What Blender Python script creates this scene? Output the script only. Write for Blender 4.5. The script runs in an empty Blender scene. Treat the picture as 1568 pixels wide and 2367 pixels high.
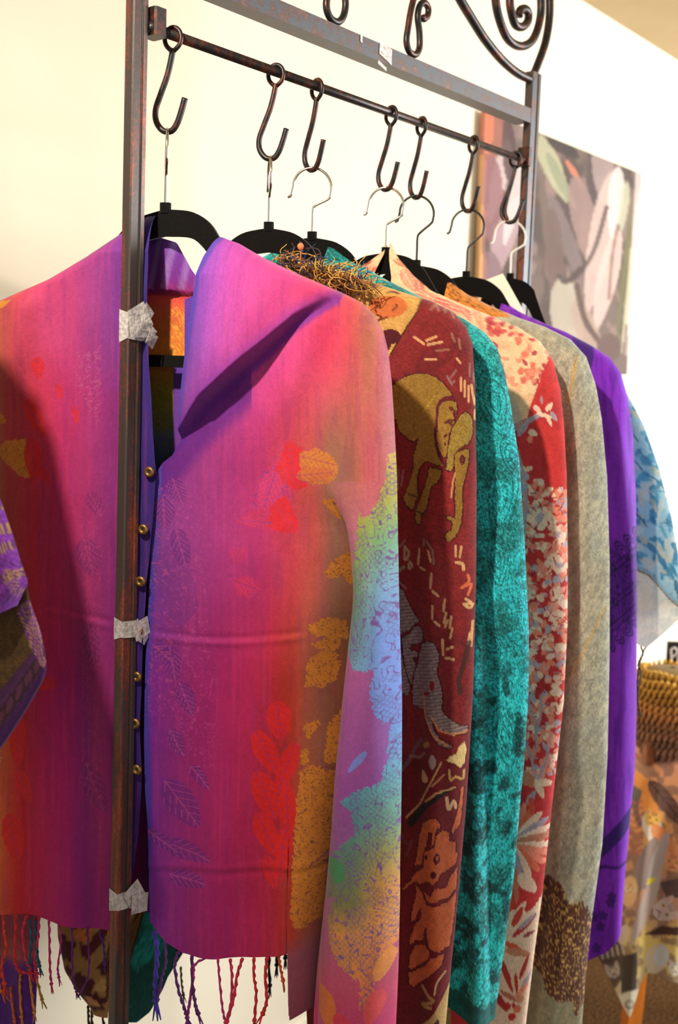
import bpy, math, random
import numpy as np
from mathutils import Vector, Matrix
random.seed(7)
rng = np.random.default_rng(11)
scene = bpy.context.scene
C = scene.collection

# ------------------------------------------------------------------ camera
W_, H_, F_ = 1568.0, 2367.0, 2561.0
CAM = np.array([0.0, 0.0, 1.40])
def _n(v): v = np.array(v, float); return v / np.linalg.norm(v)
_dx = _n([2880 - W_/2, -(964 - H_/2), -F_])          # rack / wall direction seen by the camera
_dz = _n([-(38 - W_/2), (24000 - H_/2), F_])          # up
_dz = _n(_dz - _dx * np.dot(_dx, _dz))
_dy = np.cross(_dz, _dx)
RW = np.array([_dx, _dy, _dz])                        # camera vector -> world vector
cam_d = bpy.data.cameras.new('camera'); cam = bpy.data.objects.new('camera', cam_d); C.objects.link(cam)
cam.matrix_world = Matrix.Translation(Vector(CAM)) @ Matrix([list(r) for r in RW]).to_4x4()
cam_d.sensor_fit = 'HORIZONTAL'; cam_d.sensor_width = 36.0; cam_d.lens = F_ / W_ * 36.0
cam_d.clip_start = 0.02
cam_d.dof.use_dof = True; cam_d.dof.focus_distance = 1.28; cam_d.dof.aperture_fstop = 7.5
scene.camera = cam
def ray(px, py): return RW @ np.array([(px - W_/2)/F_, -(py - H_/2)/F_, -1.0])
def P(px, py, d): return CAM + d * ray(px, py)
def on_y(px, py, y):
    r = ray(px, py); return CAM + r * ((y - CAM[1]) / r[1])
FWD = RW @ np.array([0, 0, -1.0]); FH = _n([FWD[0], FWD[1], 0]); RH = np.array([FH[1], -FH[0], 0])

# ------------------------------------------------------------------ light
vs = scene.view_settings
vs.view_transform = 'Standard'; vs.look = 'None'; vs.gamma = 1.0; vs.exposure = 0.0; vs.use_curve_mapping = False
world = bpy.data.worlds.new('world'); scene.world = world; world.use_nodes = True
bg = world.node_tree.nodes['Background']; bg.inputs[0].default_value = (1.0, 0.96, 0.90, 1); bg.inputs[1].default_value = 0.85
def look_at(o, tgt):
    o.rotation_euler = (Vector(tgt) - o.location).to_track_quat('-Z', 'Y').to_euler()
def lamp(name, kind, loc, tgt, power, col, **kw):
    l = bpy.data.lights.new(name, kind); l.energy = power; l.color = col
    for k, v in kw.items(): setattr(l, k, v)
    o = bpy.data.objects.new(name, l); C.objects.link(o); o.location = Vector(loc); look_at(o, tgt); return o
GC = P(560, 1150, 1.2)
_az = math.radians(24)
_ld = -FH * math.cos(_az) - RH * math.sin(_az)        # ceiling track spot, up and left of the photographer
lamp('track_spot', 'SPOT', GC + _ld * 1.05 + np.array([0, 0, 1.02]), GC + np.array([0.62, 0, 0.20]), 140, (1.0, 0.89, 0.73),
     spot_size=math.radians(78), spot_blend=1.0, shadow_soft_size=0.03)
lamp('shop_window', 'AREA', (4.3, -1.6, 1.7), (2.3, 1.36, 1.7), 230, (0.93, 0.97, 1.0), shape='RECTANGLE', size=1.6, size_y=1.8)
lamp('track_spot', 'SPOT', (3.2, -0.1, 2.38), P(1530, 1650, 2.6), 75, (1.0, 0.74, 0.38), spot_size=math.radians(60), spot_blend=0.6, shadow_soft_size=0.05)

# ------------------------------------------------------------------ materials
def lin(c):
    c = np.asarray(c, float) / 255.0
    return np.where(c <= 0.04045, c / 12.92, ((c + 0.055) / 1.055) ** 2.4)
def mat_base(name):
    m = bpy.data.materials.new(name); m.use_nodes = True
    nt = m.node_tree; return m, nt, nt.nodes['Principled BSDF']
def N(nt, t, **kw):
    n = nt.nodes.new(t)
    for k, v in kw.items(): setattr(n, k, v)
    return n
def rgba(c): return tuple(lin(c)) + (1.0,)
def ramp(nt, fac, stops):
    r = N(nt, 'ShaderNodeValToRGB'); e = r.color_ramp.elements
    while len(e) < len(stops): e.new(0.5)
    for k, (p, c) in enumerate(stops): e[k].position = p; e[k].color = rgba(c)
    nt.links.new(fac, r.inputs[0]); return r.outputs[0]
def noise(nt, scale, detail=3, stretch=None, rough=0.6):
    tc = N(nt, 'ShaderNodeTexCoord'); n = N(nt, 'ShaderNodeTexNoise'); n.inputs['Scale'].default_value = scale
    n.inputs['Detail'].default_value = detail; n.inputs['Roughness'].default_value = rough
    if stretch:
        mp = N(nt, 'ShaderNodeMapping'); mp.inputs['Scale'].default_value = stretch
        nt.links.new(tc.outputs['Object'], mp.inputs[0]); nt.links.new(mp.outputs[0], n.inputs['Vector'])
    else: nt.links.new(tc.outputs['Object'], n.inputs['Vector'])
    return n.outputs['Fac']
def bump(nt, h, strength, dist):
    b = nt.nodes['Principled BSDF']
    bp = N(nt, 'ShaderNodeBump'); bp.inputs['Strength'].default_value = strength; bp.inputs['Distance'].default_value = dist
    nt.links.new(h, bp.inputs['Height']); nt.links.new(bp.outputs[0], b.inputs['Normal'])
def plain(name, col, rough=0.6, metal=0.0, nscale=None, var=0.15, sheen=0.0, bumpd=0.0, stretch=None, spec=0.5):
    m, nt, b = mat_base(name); c = np.array(col, float)
    n = noise(nt, nscale or 60, 4, stretch)
    nt.links.new(ramp(nt, n, [(0.3, np.clip(c*(1-var), 0, 255)), (0.7, np.clip(c*(1+var), 0, 255))]), b.inputs['Base Color'])
    b.inputs['Roughness'].default_value = rough; b.inputs['Metallic'].default_value = metal
    b.inputs['Specular IOR Level'].default_value = spec
    if sheen: b.inputs['Sheen Weight'].default_value = sheen
    if bumpd: bump(nt, n, 0.6, bumpd)
    return m
def cloth_mat(name, fuzz=900.0, grain=0.22, rough=0.8, sheen=0.12, bd=0.0006, stretch=(1, 1, 1)):
    m, nt, b = mat_base(name)
    a = N(nt, 'ShaderNodeAttribute', attribute_name='dye')
    n = noise(nt, fuzz, 2, stretch, 0.7)
    mr = N(nt, 'ShaderNodeMapRange'); mr.inputs[1].default_value = 0.25; mr.inputs[2].default_value = 0.75
    mr.inputs[3].default_value = 1 - grain; mr.inputs[4].default_value = 1 + grain * 0.7
    nt.links.new(n, mr.inputs[0])
    mx = N(nt, 'ShaderNodeVectorMath', operation='SCALE')
    nt.links.new(a.outputs['Color'], mx.inputs[0]); nt.links.new(mr.outputs[0], mx.inputs['Scale'])
    nt.links.new(mx.outputs[0], b.inputs['Base Color'])
    b.inputs['Roughness'].default_value = rough; b.inputs['Sheen Weight'].default_value = sheen
    b.inputs['Specular IOR Level'].default_value = 0.2
    bump(nt, n, 0.5, bd); return m
M_silk = cloth_mat('woven_silk', 1100, 0.2, 0.7, 0.1, 0.0004)
M_sheer = cloth_mat('sheer_silk', 1100, 0.12, 0.7, 0.1, 0.0004)
def _sheer():
    nt = M_sheer.node_tree; b = nt.nodes['Principled BSDF']; out = nt.nodes['Material Output']
    tr = N(nt, 'ShaderNodeBsdfTranslucent'); nt.links.new(b.inputs['Base Color'].links[0].from_socket, tr.inputs['Color'])
    mx = N(nt, 'ShaderNodeMixShader'); mx.inputs[0].default_value = 0.45
    nt.links.new(b.outputs[0], mx.inputs[1]); nt.links.new(tr.outputs[0], mx.inputs[2]); nt.links.new(mx.outputs[0], out.inputs['Surface'])
_sheer()
M_wool = cloth_mat('jacquard_wool', 800, 0.3, 0.9, 0.12, 0.0012, (1, 1, 2.0))
M_fuzz = cloth_mat('brushed_wool', 420, 0.3, 0.95, 0.2, 0.0022, (1.6, 1.6, 1.0))
M_print = cloth_mat('printed_cloth', 300, 0.05, 0.8, 0.05, 0.0003)
def metal_mat(name, wear, base, rust):
    m, nt, b = mat_base(name)
    n = noise(nt, 70, 5, (1, 1, 0.10 if wear else 1.0))
    n2 = noise(nt, 320, 3)
    ma = N(nt, 'ShaderNodeMath', operation='MULTIPLY_ADD'); ma.inputs[1].default_value = 0.35
    nt.links.new(n2, ma.inputs[0]); nt.links.new(n, ma.inputs[2])
    nt.links.new(ramp(nt, ma.outputs[0], [(0.5, base), (0.66, base), (0.76, rust), (0.9, np.array(rust)*1.35)]), b.inputs['Base Color'])
    b.inputs['Metallic'].default_value = 0.35; b.inputs['Roughness'].default_value = 0.38
    bump(nt, n2, 0.25, 0.0004); return m
M_iron = metal_mat('bronzed_iron', False, (30, 27, 27), (70, 34, 22))
M_lit_iron = metal_mat('window_lit_iron', False, (74, 76, 82), (84, 62, 56))  # iron and rust with the window's grey-blue light painted into the base
M_post = metal_mat('worn_bronzed_iron', True, (70, 61, 57), (116, 62, 44))
M_velvet = plain('black_velvet', (14, 12, 11), 0.95, 0, 500, 0.35, 0.12, 0.0008, spec=0.1)
M_chrome = plain('chrome_wire', (205, 200, 190), 0.18, 1.0, 40, 0.04)
M_blackwire = plain('black_wire', (18, 17, 17), 0.35, 0.2, 40, 0.1)
M_whitewire = plain('white_wire', (225, 222, 212), 0.4, 0.0, 40, 0.04)
M_brass = plain('antique_brass', (140, 106, 62), 0.4, 0.75, 300, 0.18)
M_thread = plain('dark_thread', (30, 48, 46), 0.8)
M_card = plain('cream_card', (238, 236, 214), 0.7, 0, 30, 0.03)
M_orangewood = plain('orange_wood', (200, 112, 30), 0.5, 0, 40, 0.12, stretch=(1, 1, 0.1))
M_black = plain('black_card', (26, 24, 26), 0.6, 0, 80, 0.1)
M_chalk = plain('chalk_white', (225, 225, 225), 0.8, 0, 80, 0.04)
M_white = plain('white_paint', (236, 234, 226), 0.5, 0, 30, 0.03)
M_ink = plain('grey_ink', (150, 150, 140), 0.8, 0, 80, 0.04)
def tape_mat():
    m, nt, b = mat_base('clear_tape')
    n = noise(nt, 180, 4)
    nt.links.new(ramp(nt, n, [(0.35, (190, 186, 182)), (0.62, (246, 243, 238))]), b.inputs['Base Color'])
    b.inputs['Roughness'].default_value = 0.25
    b.inputs['Transmission Weight'].default_value = 0.25
    b.inputs['Alpha'].default_value = 0.78
    bump(nt, n, 0.8, 0.002); return m
M_tape = tape_mat()

# ------------------------------------------------------------------ mesh helpers
def new_obj(name, verts, faces, mat=None, parent=None, smooth=True, col=None, linear=False):
    me = bpy.data.meshes.new(name)
    if isinstance(faces, np.ndarray):
        nv, nf, k = len(verts), len(faces), faces.shape[1]
        me.vertices.add(nv); me.vertices.foreach_set('co', np.asarray(verts, np.float32).ravel())
        me.loops.add(nf * k); me.loops.foreach_set('vertex_index', faces.astype(np.int32).ravel())
        me.polygons.add(nf); me.polygons.foreach_set('loop_start', np.arange(0, nf * k, k, dtype=np.int32))
        me.update(calc_edges=True)
    else:
        me.from_pydata([tuple(map(float, v)) for v in verts], [], faces); me.update()
    me.polygons.foreach_set('use_smooth', np.full(len(me.polygons), smooth))
    if col is not None:
        at = me.color_attributes.new('dye', 'FLOAT_COLOR', 'POINT')
        c = np.ones((len(verts), 4), np.float32); c[:, :3] = col if linear else lin(np.clip(col, 0, 255))
        at.data.foreach_set('color', c.ravel())
    if mat: me.materials.append(mat)
    o = bpy.data.objects.new(name, me); C.objects.link(o)
    if parent:
        o.parent = parent; o.matrix_parent_inverse = Matrix.Translation(-parent.location)
    return o
def tag(o, label, cat, group=None):
    o['label'] = label; o['category'] = cat
    if group: o['group'] = group
    return o
def struct(o): o['kind'] = 'structure'; return o
def thing(name, loc, label, cat, group=None):
    o = bpy.data.objects.new(name, None); C.objects.link(o); o.location = Vector(loc); o.empty_display_size = 0.05
    return tag(o, label, cat, group)
def grid_faces(nr, nc, off=0):
    i = np.arange(nr - 1)[:, None]; j = np.arange(nc - 1)[None, :]
    a = (i * nc + j).ravel() + off
    return np.stack([a, a + nc, a + nc + 1, a + 1], 1)
def smooth_path(pts, sub=6):
    p = np.asarray(pts, float); out = []
    q = np.vstack([2*p[0]-p[1], p, 2*p[-1]-p[-2]])
    for i in range(1, len(q) - 2):
        for t in np.linspace(0, 1, sub, endpoint=False):
            a, b, c, d = q[i-1], q[i], q[i+1], q[i+2]
            out.append(0.5*((2*b)+(c-a)*t+(2*a-5*b+4*c-d)*t*t+(3*b-a-3*c+d)*t**3))
    out.append(p[-1]); return np.array(out)
def tube(pts, r, n=8, caps=True):
    p = np.asarray(pts, float); m = len(p); r = np.broadcast_to(r, (m,))
    t = np.gradient(p, axis=0); t /= np.linalg.norm(t, axis=1)[:, None] + 1e-12
    u = np.cross(t[0], [0.31, 0.55, 0.77]); u /= np.linalg.norm(u); V = []
    for i in range(m):
        u = u - t[i]*np.dot(u, t[i]); u /= np.linalg.norm(u); w = np.cross(t[i], u)
        for k in range(n):
            an = 2*math.pi*k/n; V.append(p[i] + r[i]*(math.cos(an)*u + math.sin(an)*w))
    Fc = [(i*n+k, i*n+(k+1) % n, (i+1)*n+(k+1) % n, (i+1)*n+k) for i in range(m-1) for k in range(n)]
    if caps: Fc += [tuple(range(n))[::-1], tuple(range((m-1)*n, m*n))]
    return V, Fc
def join(parts):
    V, Fc = [], []
    for v, f in parts:
        o = len(V); V += list(v); Fc += [tuple(i+o for i in q) for q in f]
    return V, Fc
def box(c, ax, ay, az, hx, hy, hz, bev=0.0):
    c = np.array(c, float); ax, ay, az = map(np.array, (ax, ay, az)); V = []
    if bev <= 0:
        for sx in (-1, 1):
            for sy in (-1, 1):
                for sz in (-1, 1): V.append(c + sx*hx*ax + sy*hy*ay + sz*hz*az)
        return V, [(0, 1, 3, 2), (4, 6, 7, 5), (0, 4, 5, 1), (2, 3, 7, 6), (0, 2, 6, 4), (1, 5, 7, 3)]
    prof = [(hx-bev, hy), (hx, hy-bev), (hx, -hy+bev), (hx-bev, -hy), (-hx+bev, -hy), (-hx, -hy+bev), (-hx, hy-bev), (-hx+bev, hy)]
    return extrude([c + x*ax + y*ay - hz*az for x, y in prof], 2*hz*az)
def extrude(poly, vec):
    n = len(poly); V = list(poly) + [p + vec for p in poly]
    return V, [tuple(range(n))[::-1], tuple(range(n, 2*n))] + [(i, (i+1) % n, (i+1) % n+n, i+n) for i in range(n)]
EX, EY, EZ = np.eye(3)

# ------------------------------------------------------------------ setting
D1 = 1.20
ROD0 = P(400, 85, D1); YR = ROD0[1]; ZR = ROD0[2]
YW = YR + 0.46
def wallgrid(name, quad, mat): return struct(new_obj(name, quad, [(0, 1, 2, 3)], mat, smooth=False))
ZC = on_y(1345, 0, YW)[2]
M_wall = plain('cream_wall_paint', (233, 224, 202), 0.75, 0, 3.0, 0.015, spec=0.2)
M_ceil = plain('tan_ceiling', (205, 180, 138), 0.9, 0, 4, 0.03)
def carpet():
    m, nt, b = mat_base('brown_carpet'); n = noise(nt, 160, 4, None, 0.8)
    nt.links.new(ramp(nt, n, [(0.35, (44, 30, 18)), (0.5, (88, 64, 40)), (0.68, (132, 100, 66))]), b.inputs['Base Color'])
    b.inputs['Roughness'].default_value = 1.0; b.inputs['Specular IOR Level'].default_value = 0.05
    bump(nt, n, 1.0, 0.006); return m
M_carpet = carpet()
def slab(name, c, h, mat): 
    v, f = box(c, EX, EY, EZ, *h); return struct(new_obj(name, v, f, mat, smooth=False))
slab('wall_back', (2.0, YW + 0.05, ZC/2), (4.5, 0.05, ZC/2), M_wall)
slab('floor', (2.0, YW - 2.5, -0.02), (4.5, 2.5, 0.02), M_carpet)
slab('ceiling', (2.0, YW - 1.4, ZC + 0.02), (4.5, 1.5, 0.02), M_ceil)
slab('wall_right', (6.45, YW - 1.4, ZC/2), (0.05, 1.5, ZC/2), M_wall)
slab('baseboard_back', (2.0, YW - 0.006, 0.045), (4.5, 0.006, 0.045), M_white)

# ------------------------------------------------------------------ pattern tools
def _h(xi, yi, s):
    h = (xi.astype(np.int64)*374761393 + yi.astype(np.int64)*668265263 + s*1442695041) & 0xffffffff
    h = ((h ^ (h >> 13))*1274126177) & 0xffffffff
    return ((h ^ (h >> 16)) & 0xffff) / 65535.0
def vn(x, y, s=0):
    x0 = np.floor(x); y0 = np.floor(y); fx = x-x0; fy = y-y0
    fx = fx*fx*(3-2*fx); fy = fy*fy*(3-2*fy)
    a, b, c, d = _h(x0, y0, s), _h(x0+1, y0, s), _h(x0, y0+1, s), _h(x0+1, y0+1, s)
    return (a*(1-fx)+b*fx)*(1-fy) + (c*(1-fx)+d*fx)*fy
def fbm(x, y, s=0, o=4):
    r = 0; a = 0.5
    for k in range(o): r = r + a*vn(x*2**k, y*2**k, s+k*17); a *= 0.5
    return r / (1-0.5**o)
def sm(x, a, b):
    t = np.clip((x-a)/(b-a), 0, 1); return t*t*(3-2*t)
def stops(x, tab):
    xs = [t[0] for t in tab]; cs = np.array([t[1] for t in tab], float)
    return np.stack([np.interp(x, xs, cs[:, k]) for k in range(3)], -1)
class Pat:
    """colour field over flat cloth-layout coordinates x, y"""
    def __init__(s, x, y, base): s.x, s.y = x, y; s.c = np.array(np.broadcast_to(base, (len(x), 3)), float)
    def mix(s, m, col, al=1.0):
        m = np.clip(np.asarray(m, float)*al, 0, 1)[:, None]; s.c = s.c*(1-m) + np.asarray(col, float)*m
    def poly(s, pts, col, al=1.0, sub=None, jag=0):
        pts = np.asarray(pts, float); m = np.zeros(len(s.x), bool)
        lo = pts.min(0)-3; hi = pts.max(0)+3
        idx = np.where((s.x > lo[0]) & (s.x < hi[0]) & (s.y > lo[1]) & (s.y < hi[1]))[0]
        if len(idx):
            x, y = s.x[idx], s.y[idx]
            if jag: x = x + jag*(vn(x/5, y/5, 3)-.5); y = y + jag*(vn(x/5, y/5, 9)-.5)
            r = np.zeros(len(idx), bool); j = len(pts)-1
            for i in range(len(pts)):
                xi, yi = pts[i]; xj, yj = pts[j]
                if yi != yj: r ^= ((yi > y) != (yj > y)) & (x < (xj-xi)*(y-yi)/(yj-yi)+xi)
                j = i
            m[idx] = r
        if col is not None: s.mix(m, col, al)
        return m
    def line(s, pts, w, col, al=1.0):
        pts = np.asarray(pts, float); lo = pts.min(0)-w-2; hi = pts.max(0)+w+2
        idx = np.where((s.x > lo[0]) & (s.x < hi[0]) & (s.y > lo[1]) & (s.y < hi[1]))[0]
        if not len(idx): return
        x, y = s.x[idx], s.y[idx]; d = np.full(len(idx), 1e9)
        for (x0, y0), (x1, y1) in zip(pts[:-1], pts[1:]):
            L = (x1-x0)**2+(y1-y0)**2+1e-9; t = np.clip(((x-x0)*(x1-x0)+(y-y0)*(y1-y0))/L, 0, 1)
            d = np.minimum(d, np.hypot(x-x0-t*(x1-x0), y-y0-t*(y1-y0)))
        m = np.zeros(len(s.x)); m[idx] = 1-sm(d, w*0.5, w*0.5+1.2); s.mix(m, col, al)
    def curve(s, pts, w, col, al=1.0): s.line(smooth_path(pts, 5), w, col, al)
    def loc(s, cx, cy, ang):
        ca, sa = math.cos(ang), math.sin(ang); dx, dy = s.x-cx, s.y-cy
        return dx*ca+dy*sa, -dx*sa+dy*ca
    def ell(s, cx, cy, rx, ry, ang, col, al=1.0):
        u, v = s.loc(cx, cy, ang); m = (u/rx)**2+(v/ry)**2 < 1
        if col is not None: s.mix(m, col, al)
        return m
    def leaf(s, cx, cy, L, w, ang, col, al=1.0, vein=None, hatch=None):
        u, v = s.loc(cx, cy, ang); t = (u+L/2)/L
        half = w*np.sqrt(np.clip(np.sin(np.pi*np.clip(t, 0, 1)), 0, 1))*(1-0.35*t)
        m = (t > 0) & (t < 1) & (np.abs(v) < half)
        if col is not None: s.mix(m, col, al)
        if vein is not None:
            k = (np.abs(v) < 1.3) | (np.abs(((u-np.abs(v)*1.2) % (L/6.0))-2) < 1.2)
            s.mix(m & k, vein, 0.8)
        if hatch is not None:
            k = (np.abs(((u+v) % 7)-1) < 1.1) | (np.abs(((u-v) % 7)-1) < 1.1); s.mix(m & k, hatch, 0.7)
        return m
    def flower(s, cx, cy, r, n, ang, col, al=1.0, line=None, depth=0.35):
        dx, dy = s.x-cx, s.y-cy; R = np.hypot(dx, dy)
        idx = np.where(R < r*1.2)[0]; m = np.zeros(len(s.x), bool)
        if not len(idx): return m
        th = np.arctan2(dy[idx], dx[idx])+ang
        rr = r*(1-depth+depth*np.abs(np.cos(th*n/2)))+2.0*(vn(dx[idx]/4+50, dy[idx]/4, 5)-.5)
        m[idx] = R[idx] < rr
        if col is not None: s.mix(m, col, al)
        if line is not None:
            k = np.zeros(len(s.x), bool); q = R[idx]
            k[idx] = (np.abs(np.sin(th*n/2)) > 0.96) | (np.abs(q-rr*0.55) < 1.3) | ((np.abs(np.sin(th*n*1.5)) > 0.96) & (q > rr*.55))
            s.mix(m & k, line, 0.8)
        return m
    def scrib(s, m, col, sc=14, k=26, th=0.28, al=0.8, seed=1):
        """fine curling outline drawing made of warped contour lines"""
        i = np.where(m)[0]
        if not len(i): return
        x, y = s.x[i], s.y[i]
        wx = x+10*(vn(x/11, y/11, seed+3)-.5); wy = y+10*(vn(x/11, y/11, seed+8)-.5)
        f = vn(wx/sc, wy/sc, seed)*.8+vn(wx/sc*2, wy/sc*2, seed+5)*.2
        l = np.abs(np.sin(f*k*.55)); q = np.zeros(len(s.x)); q[i] = 1-sm(l, th*0.5, th); s.mix(q, col, al)
    def grain(s, amt, seed=2, sx=2.2, sy=2.2):
        n = vn(s.x/sx, s.y/sy, seed)+vn(s.x/(sx*3), s.y/(sy*5), seed+4)*0.5-0.75
        s.c = s.c*(1+amt*n)[:, None]

# ------------------------------------------------------------------ rack
def RP(px, py, dy=0.0): return on_y(px, py, YR + dy)
XL = RP(320, 70)[0]; XRt = RP(1229, 300)[0]
ZTOP = RP(1232, 168)[2]
rack = thing('garment_rack', (XL, YR, 0), 'dark bronzed iron garment rack with scrollwork top and taped front post', 'rack')
def ridged_post(x, z0, z1, hx, hy, mat, lean=0.0):
    # square tube with two rolled grooves on the side that faces the room
    pr = [(-hx, hy), (-hx, -hy+.0015), (-hx+.0015, -hy), (hx*0.05, -hy), (hx*0.12, -hy+.0016), (hx*0.2, -hy), (hx*0.32, -hy+.0012),
          (hx*0.42, -hy+.0002), (hx*0.9, -hy+.0006), (hx, -hy+.0022), (hx, hy)]
    pr = pr[::-1]
    return extrude([np.array([x+a-lean, YR+b, z0]) for a, b in pr], np.array([lean, 0, z1-z0]))
v, f = ridged_post(XL, 0.0, ZTOP, 0.0105, 0.0064, M_post, .018); new_obj('post', v, f, M_post, rack, False)
v, f = ridged_post(XRt, 0.0, ZTOP, 0.0150, 0.0065, M_iron); po = new_obj('post', v, f, M_post, rack, False)
po.data.materials.append(M_lit_iron)
for pg in po.data.polygons:
    if abs(pg.normal.y) > .7: pg.material_index = 1  # front and back faces take the iron with window light in its colour
zr = RP(1228, 272)[2]
v, f = box(((XL+XRt)/2, YR+.0078, zr), EX, EY, EZ, (XRt-XL)/2-.0135, 0.0138, 0.0112); new_obj('top_rail', v, f, M_lit_iron, rack, False)
v, f = tube([(XL+.01, YR-.004, ZR), (XRt-.012, YR-.004, ZR)], 0.0056, 16); new_obj('hanging_rod', v, f, M_iron, rack)
for x, sx in ((XL+.0205, 1), (XRt-.0215, -1)):
    v, f = box((x, YR-.002, ZR+.006), EX, EY, EZ, .0085 if sx > 0 else .006, .011, .0145, .002); new_obj('bracket', v, f, M_iron, rack, False)
for x in (XL, XRt):
    v, f = box((x, YR, .0125), EY, EX, EZ, .21, .0125, .0125, .002); new_obj('foot', v, f, M_iron, rack, False)
v, f = box(((XL+XRt)/2, YR, 0.24), EX, EY, EZ, (XRt-XL)/2, 0.006, 0.009); new_obj('bottom_rail', v, f, M_iron, rack, False)
def iron_curve(name, pts, r): 
    w = np.array([RP(*p) for p in pts]); v, f = tube(smooth_path(w, 7), r, 12); return new_obj(name, v, f, M_iron, rack)
spiral = [(1200, 37), (1203, 24), (1214, 21), (1222, 32), (1220, 50), (1208, 62), (1193, 58), (1184, 36), (1179, 0), (1186, -48), (1214, -72), (1243, -50), (1251, 0), (1248, 48), (1232, 92),
          (1205, 107), (1176, 92), (1157, 52), (1146, 0), (1146, -70), (1172, -122), (1216, -138), (1252, -104), (1268, -40), (1271, 30), (1262, 95), (1243, 150), (1230, 180)]
iron_curve('scroll', spiral, .0066)
iron_curve('scroll_bar', [(1227, 184), (1195, 168), (1160, 138), (1122, 92), (1090, 42), (1062, -5), (1030, -70), (985, -130), (930, -170), (880, -150), (868, -100), (895, -75)], .0068)
iron_curve('hairpin_ornament', [(958, -8), (950, 25), (944, 62), (940, 96), (947, 120), (961, 126), (970, 110), (970, 75), (966, 40), (970, 15), (980, 6), (990, 18), (989, 36), (980, 44), (976, 38)], .0046)
iron_curve('hairpin_ornament', [(762, -60), (757, -15), (755, 18), (764, 42), (780, 51), (793, 40), (799, 14), (797, -20), (796, -60), (806, -82), (818, -66)], .0046)
# mirrored scrollwork on the near end, above the picture's top edge
sp = np.array([RP(*p) for p in spiral]); sp[:, 0] = XL + XRt - sp[:, 0]; v, f = tube(smooth_path(sp, 7), .0066, 12); new_obj('scroll', v, f, M_iron, rack)
def at_post(px, py): return on_y(px, py, YR - .0078)
def tape(name, quads):
    parts = []
    for q in quads:
        pts = [np.array(p, float) for p in q]; n = np.cross(pts[1]-pts[0], pts[2]-pts[0]); n /= np.linalg.norm(n)
        parts.append(extrude(pts, n*0.0004))
    v, f = join(parts); return new_obj(name, v, f, M_tape, rack, False)
def crumple(cx, cy, w, h, tabs, seed):
    r = random.Random(seed); quads = []
    c = at_post(cx, cy); s = (D1*0.97)/F_
    # band wound round the post
    ln = .018*(1-c[2]/ZTOP); x0, x1 = XL-.0111-ln, XL+.0111-ln; y0, y1 = YR-.0070, YR+.0070; zt, zb = c[2]+h*s/2, c[2]-h*s/2
    quads += [[(x0, y0, zt), (x0, y0, zb), (x1, y0-.0006, zb-.002), (x1, y0-.0006, zt-.001)],
              [(x0-.0004, y1, zt+.003), (x0-.0004, y0, zt-.0005), (x0-.0004, y0, zb+.001), (x0-.0004, y1, zb-.004)],
              [(x1+.0002, y0, zt), (x1+.0002, y1, zt), (x1+.0002, y1, zb), (x1+.0002, y0, zb)],
              [(x0, y1+.0002, zt), (x1, y1+.0002, zt), (x1, y1+.0002, zb), (x0, y1+.0002, zb)]]
    for (tx, ty, tw, th, an) in tabs:
        p = at_post(tx, ty) + np.array([0, -.0012 - r.random()*.003, 0]); ca, sa = math.cos(an), math.sin(an)
        q = []
        for (a, b) in ((-1, -1), (1, -1), (1, 1), (-1, 1)):
            u, vv = a*tw/2*s*1.25, b*th/2*s
            q.append(p + np.array([u*ca-vv*sa, (r.random()-.5)*.006, u*sa+vv*ca]))
        quads.append(q)
    return quads
tape('tape_wrap', crumple(300, 752, 60, 62, [(322, 735, 44, 60, .5), (335, 765, 40, 42, -.7), (318, 760, 48, 40, .1), (338, 725, 30, 36, .9), (345, 785, 26, 34, -.5)], 3))
tape('tape_wrap', crumple(292, 1455, 60, 40, [(322, 1452, 40, 46, .3), (330, 1470, 26, 34, -.6)], 4))
tape('tape_wrap', crumple(295, 2078, 60, 44, [(308, 2065, 44, 50, .5), (318, 2085, 46, 46, -.2)], 5))
rq = []
for (px, py, w, h, a) in ((892, 120, 36, 34, 0), (884, 152, 24, 8, .3), (836, 86, 5, 22, .2)):
    c = on_y(px, py, YR-.0068); s = 1.48/F_; rq.append([c+np.array([a_*w/2*s*1.3, 0, b_*h/2*s - a_*w*s*.2]) for a_, b_ in ((-1, -1), (1, -1), (1, 1), (-1, 1))])
for q_ in rq: tape('tape_scrap', [q_])

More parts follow.
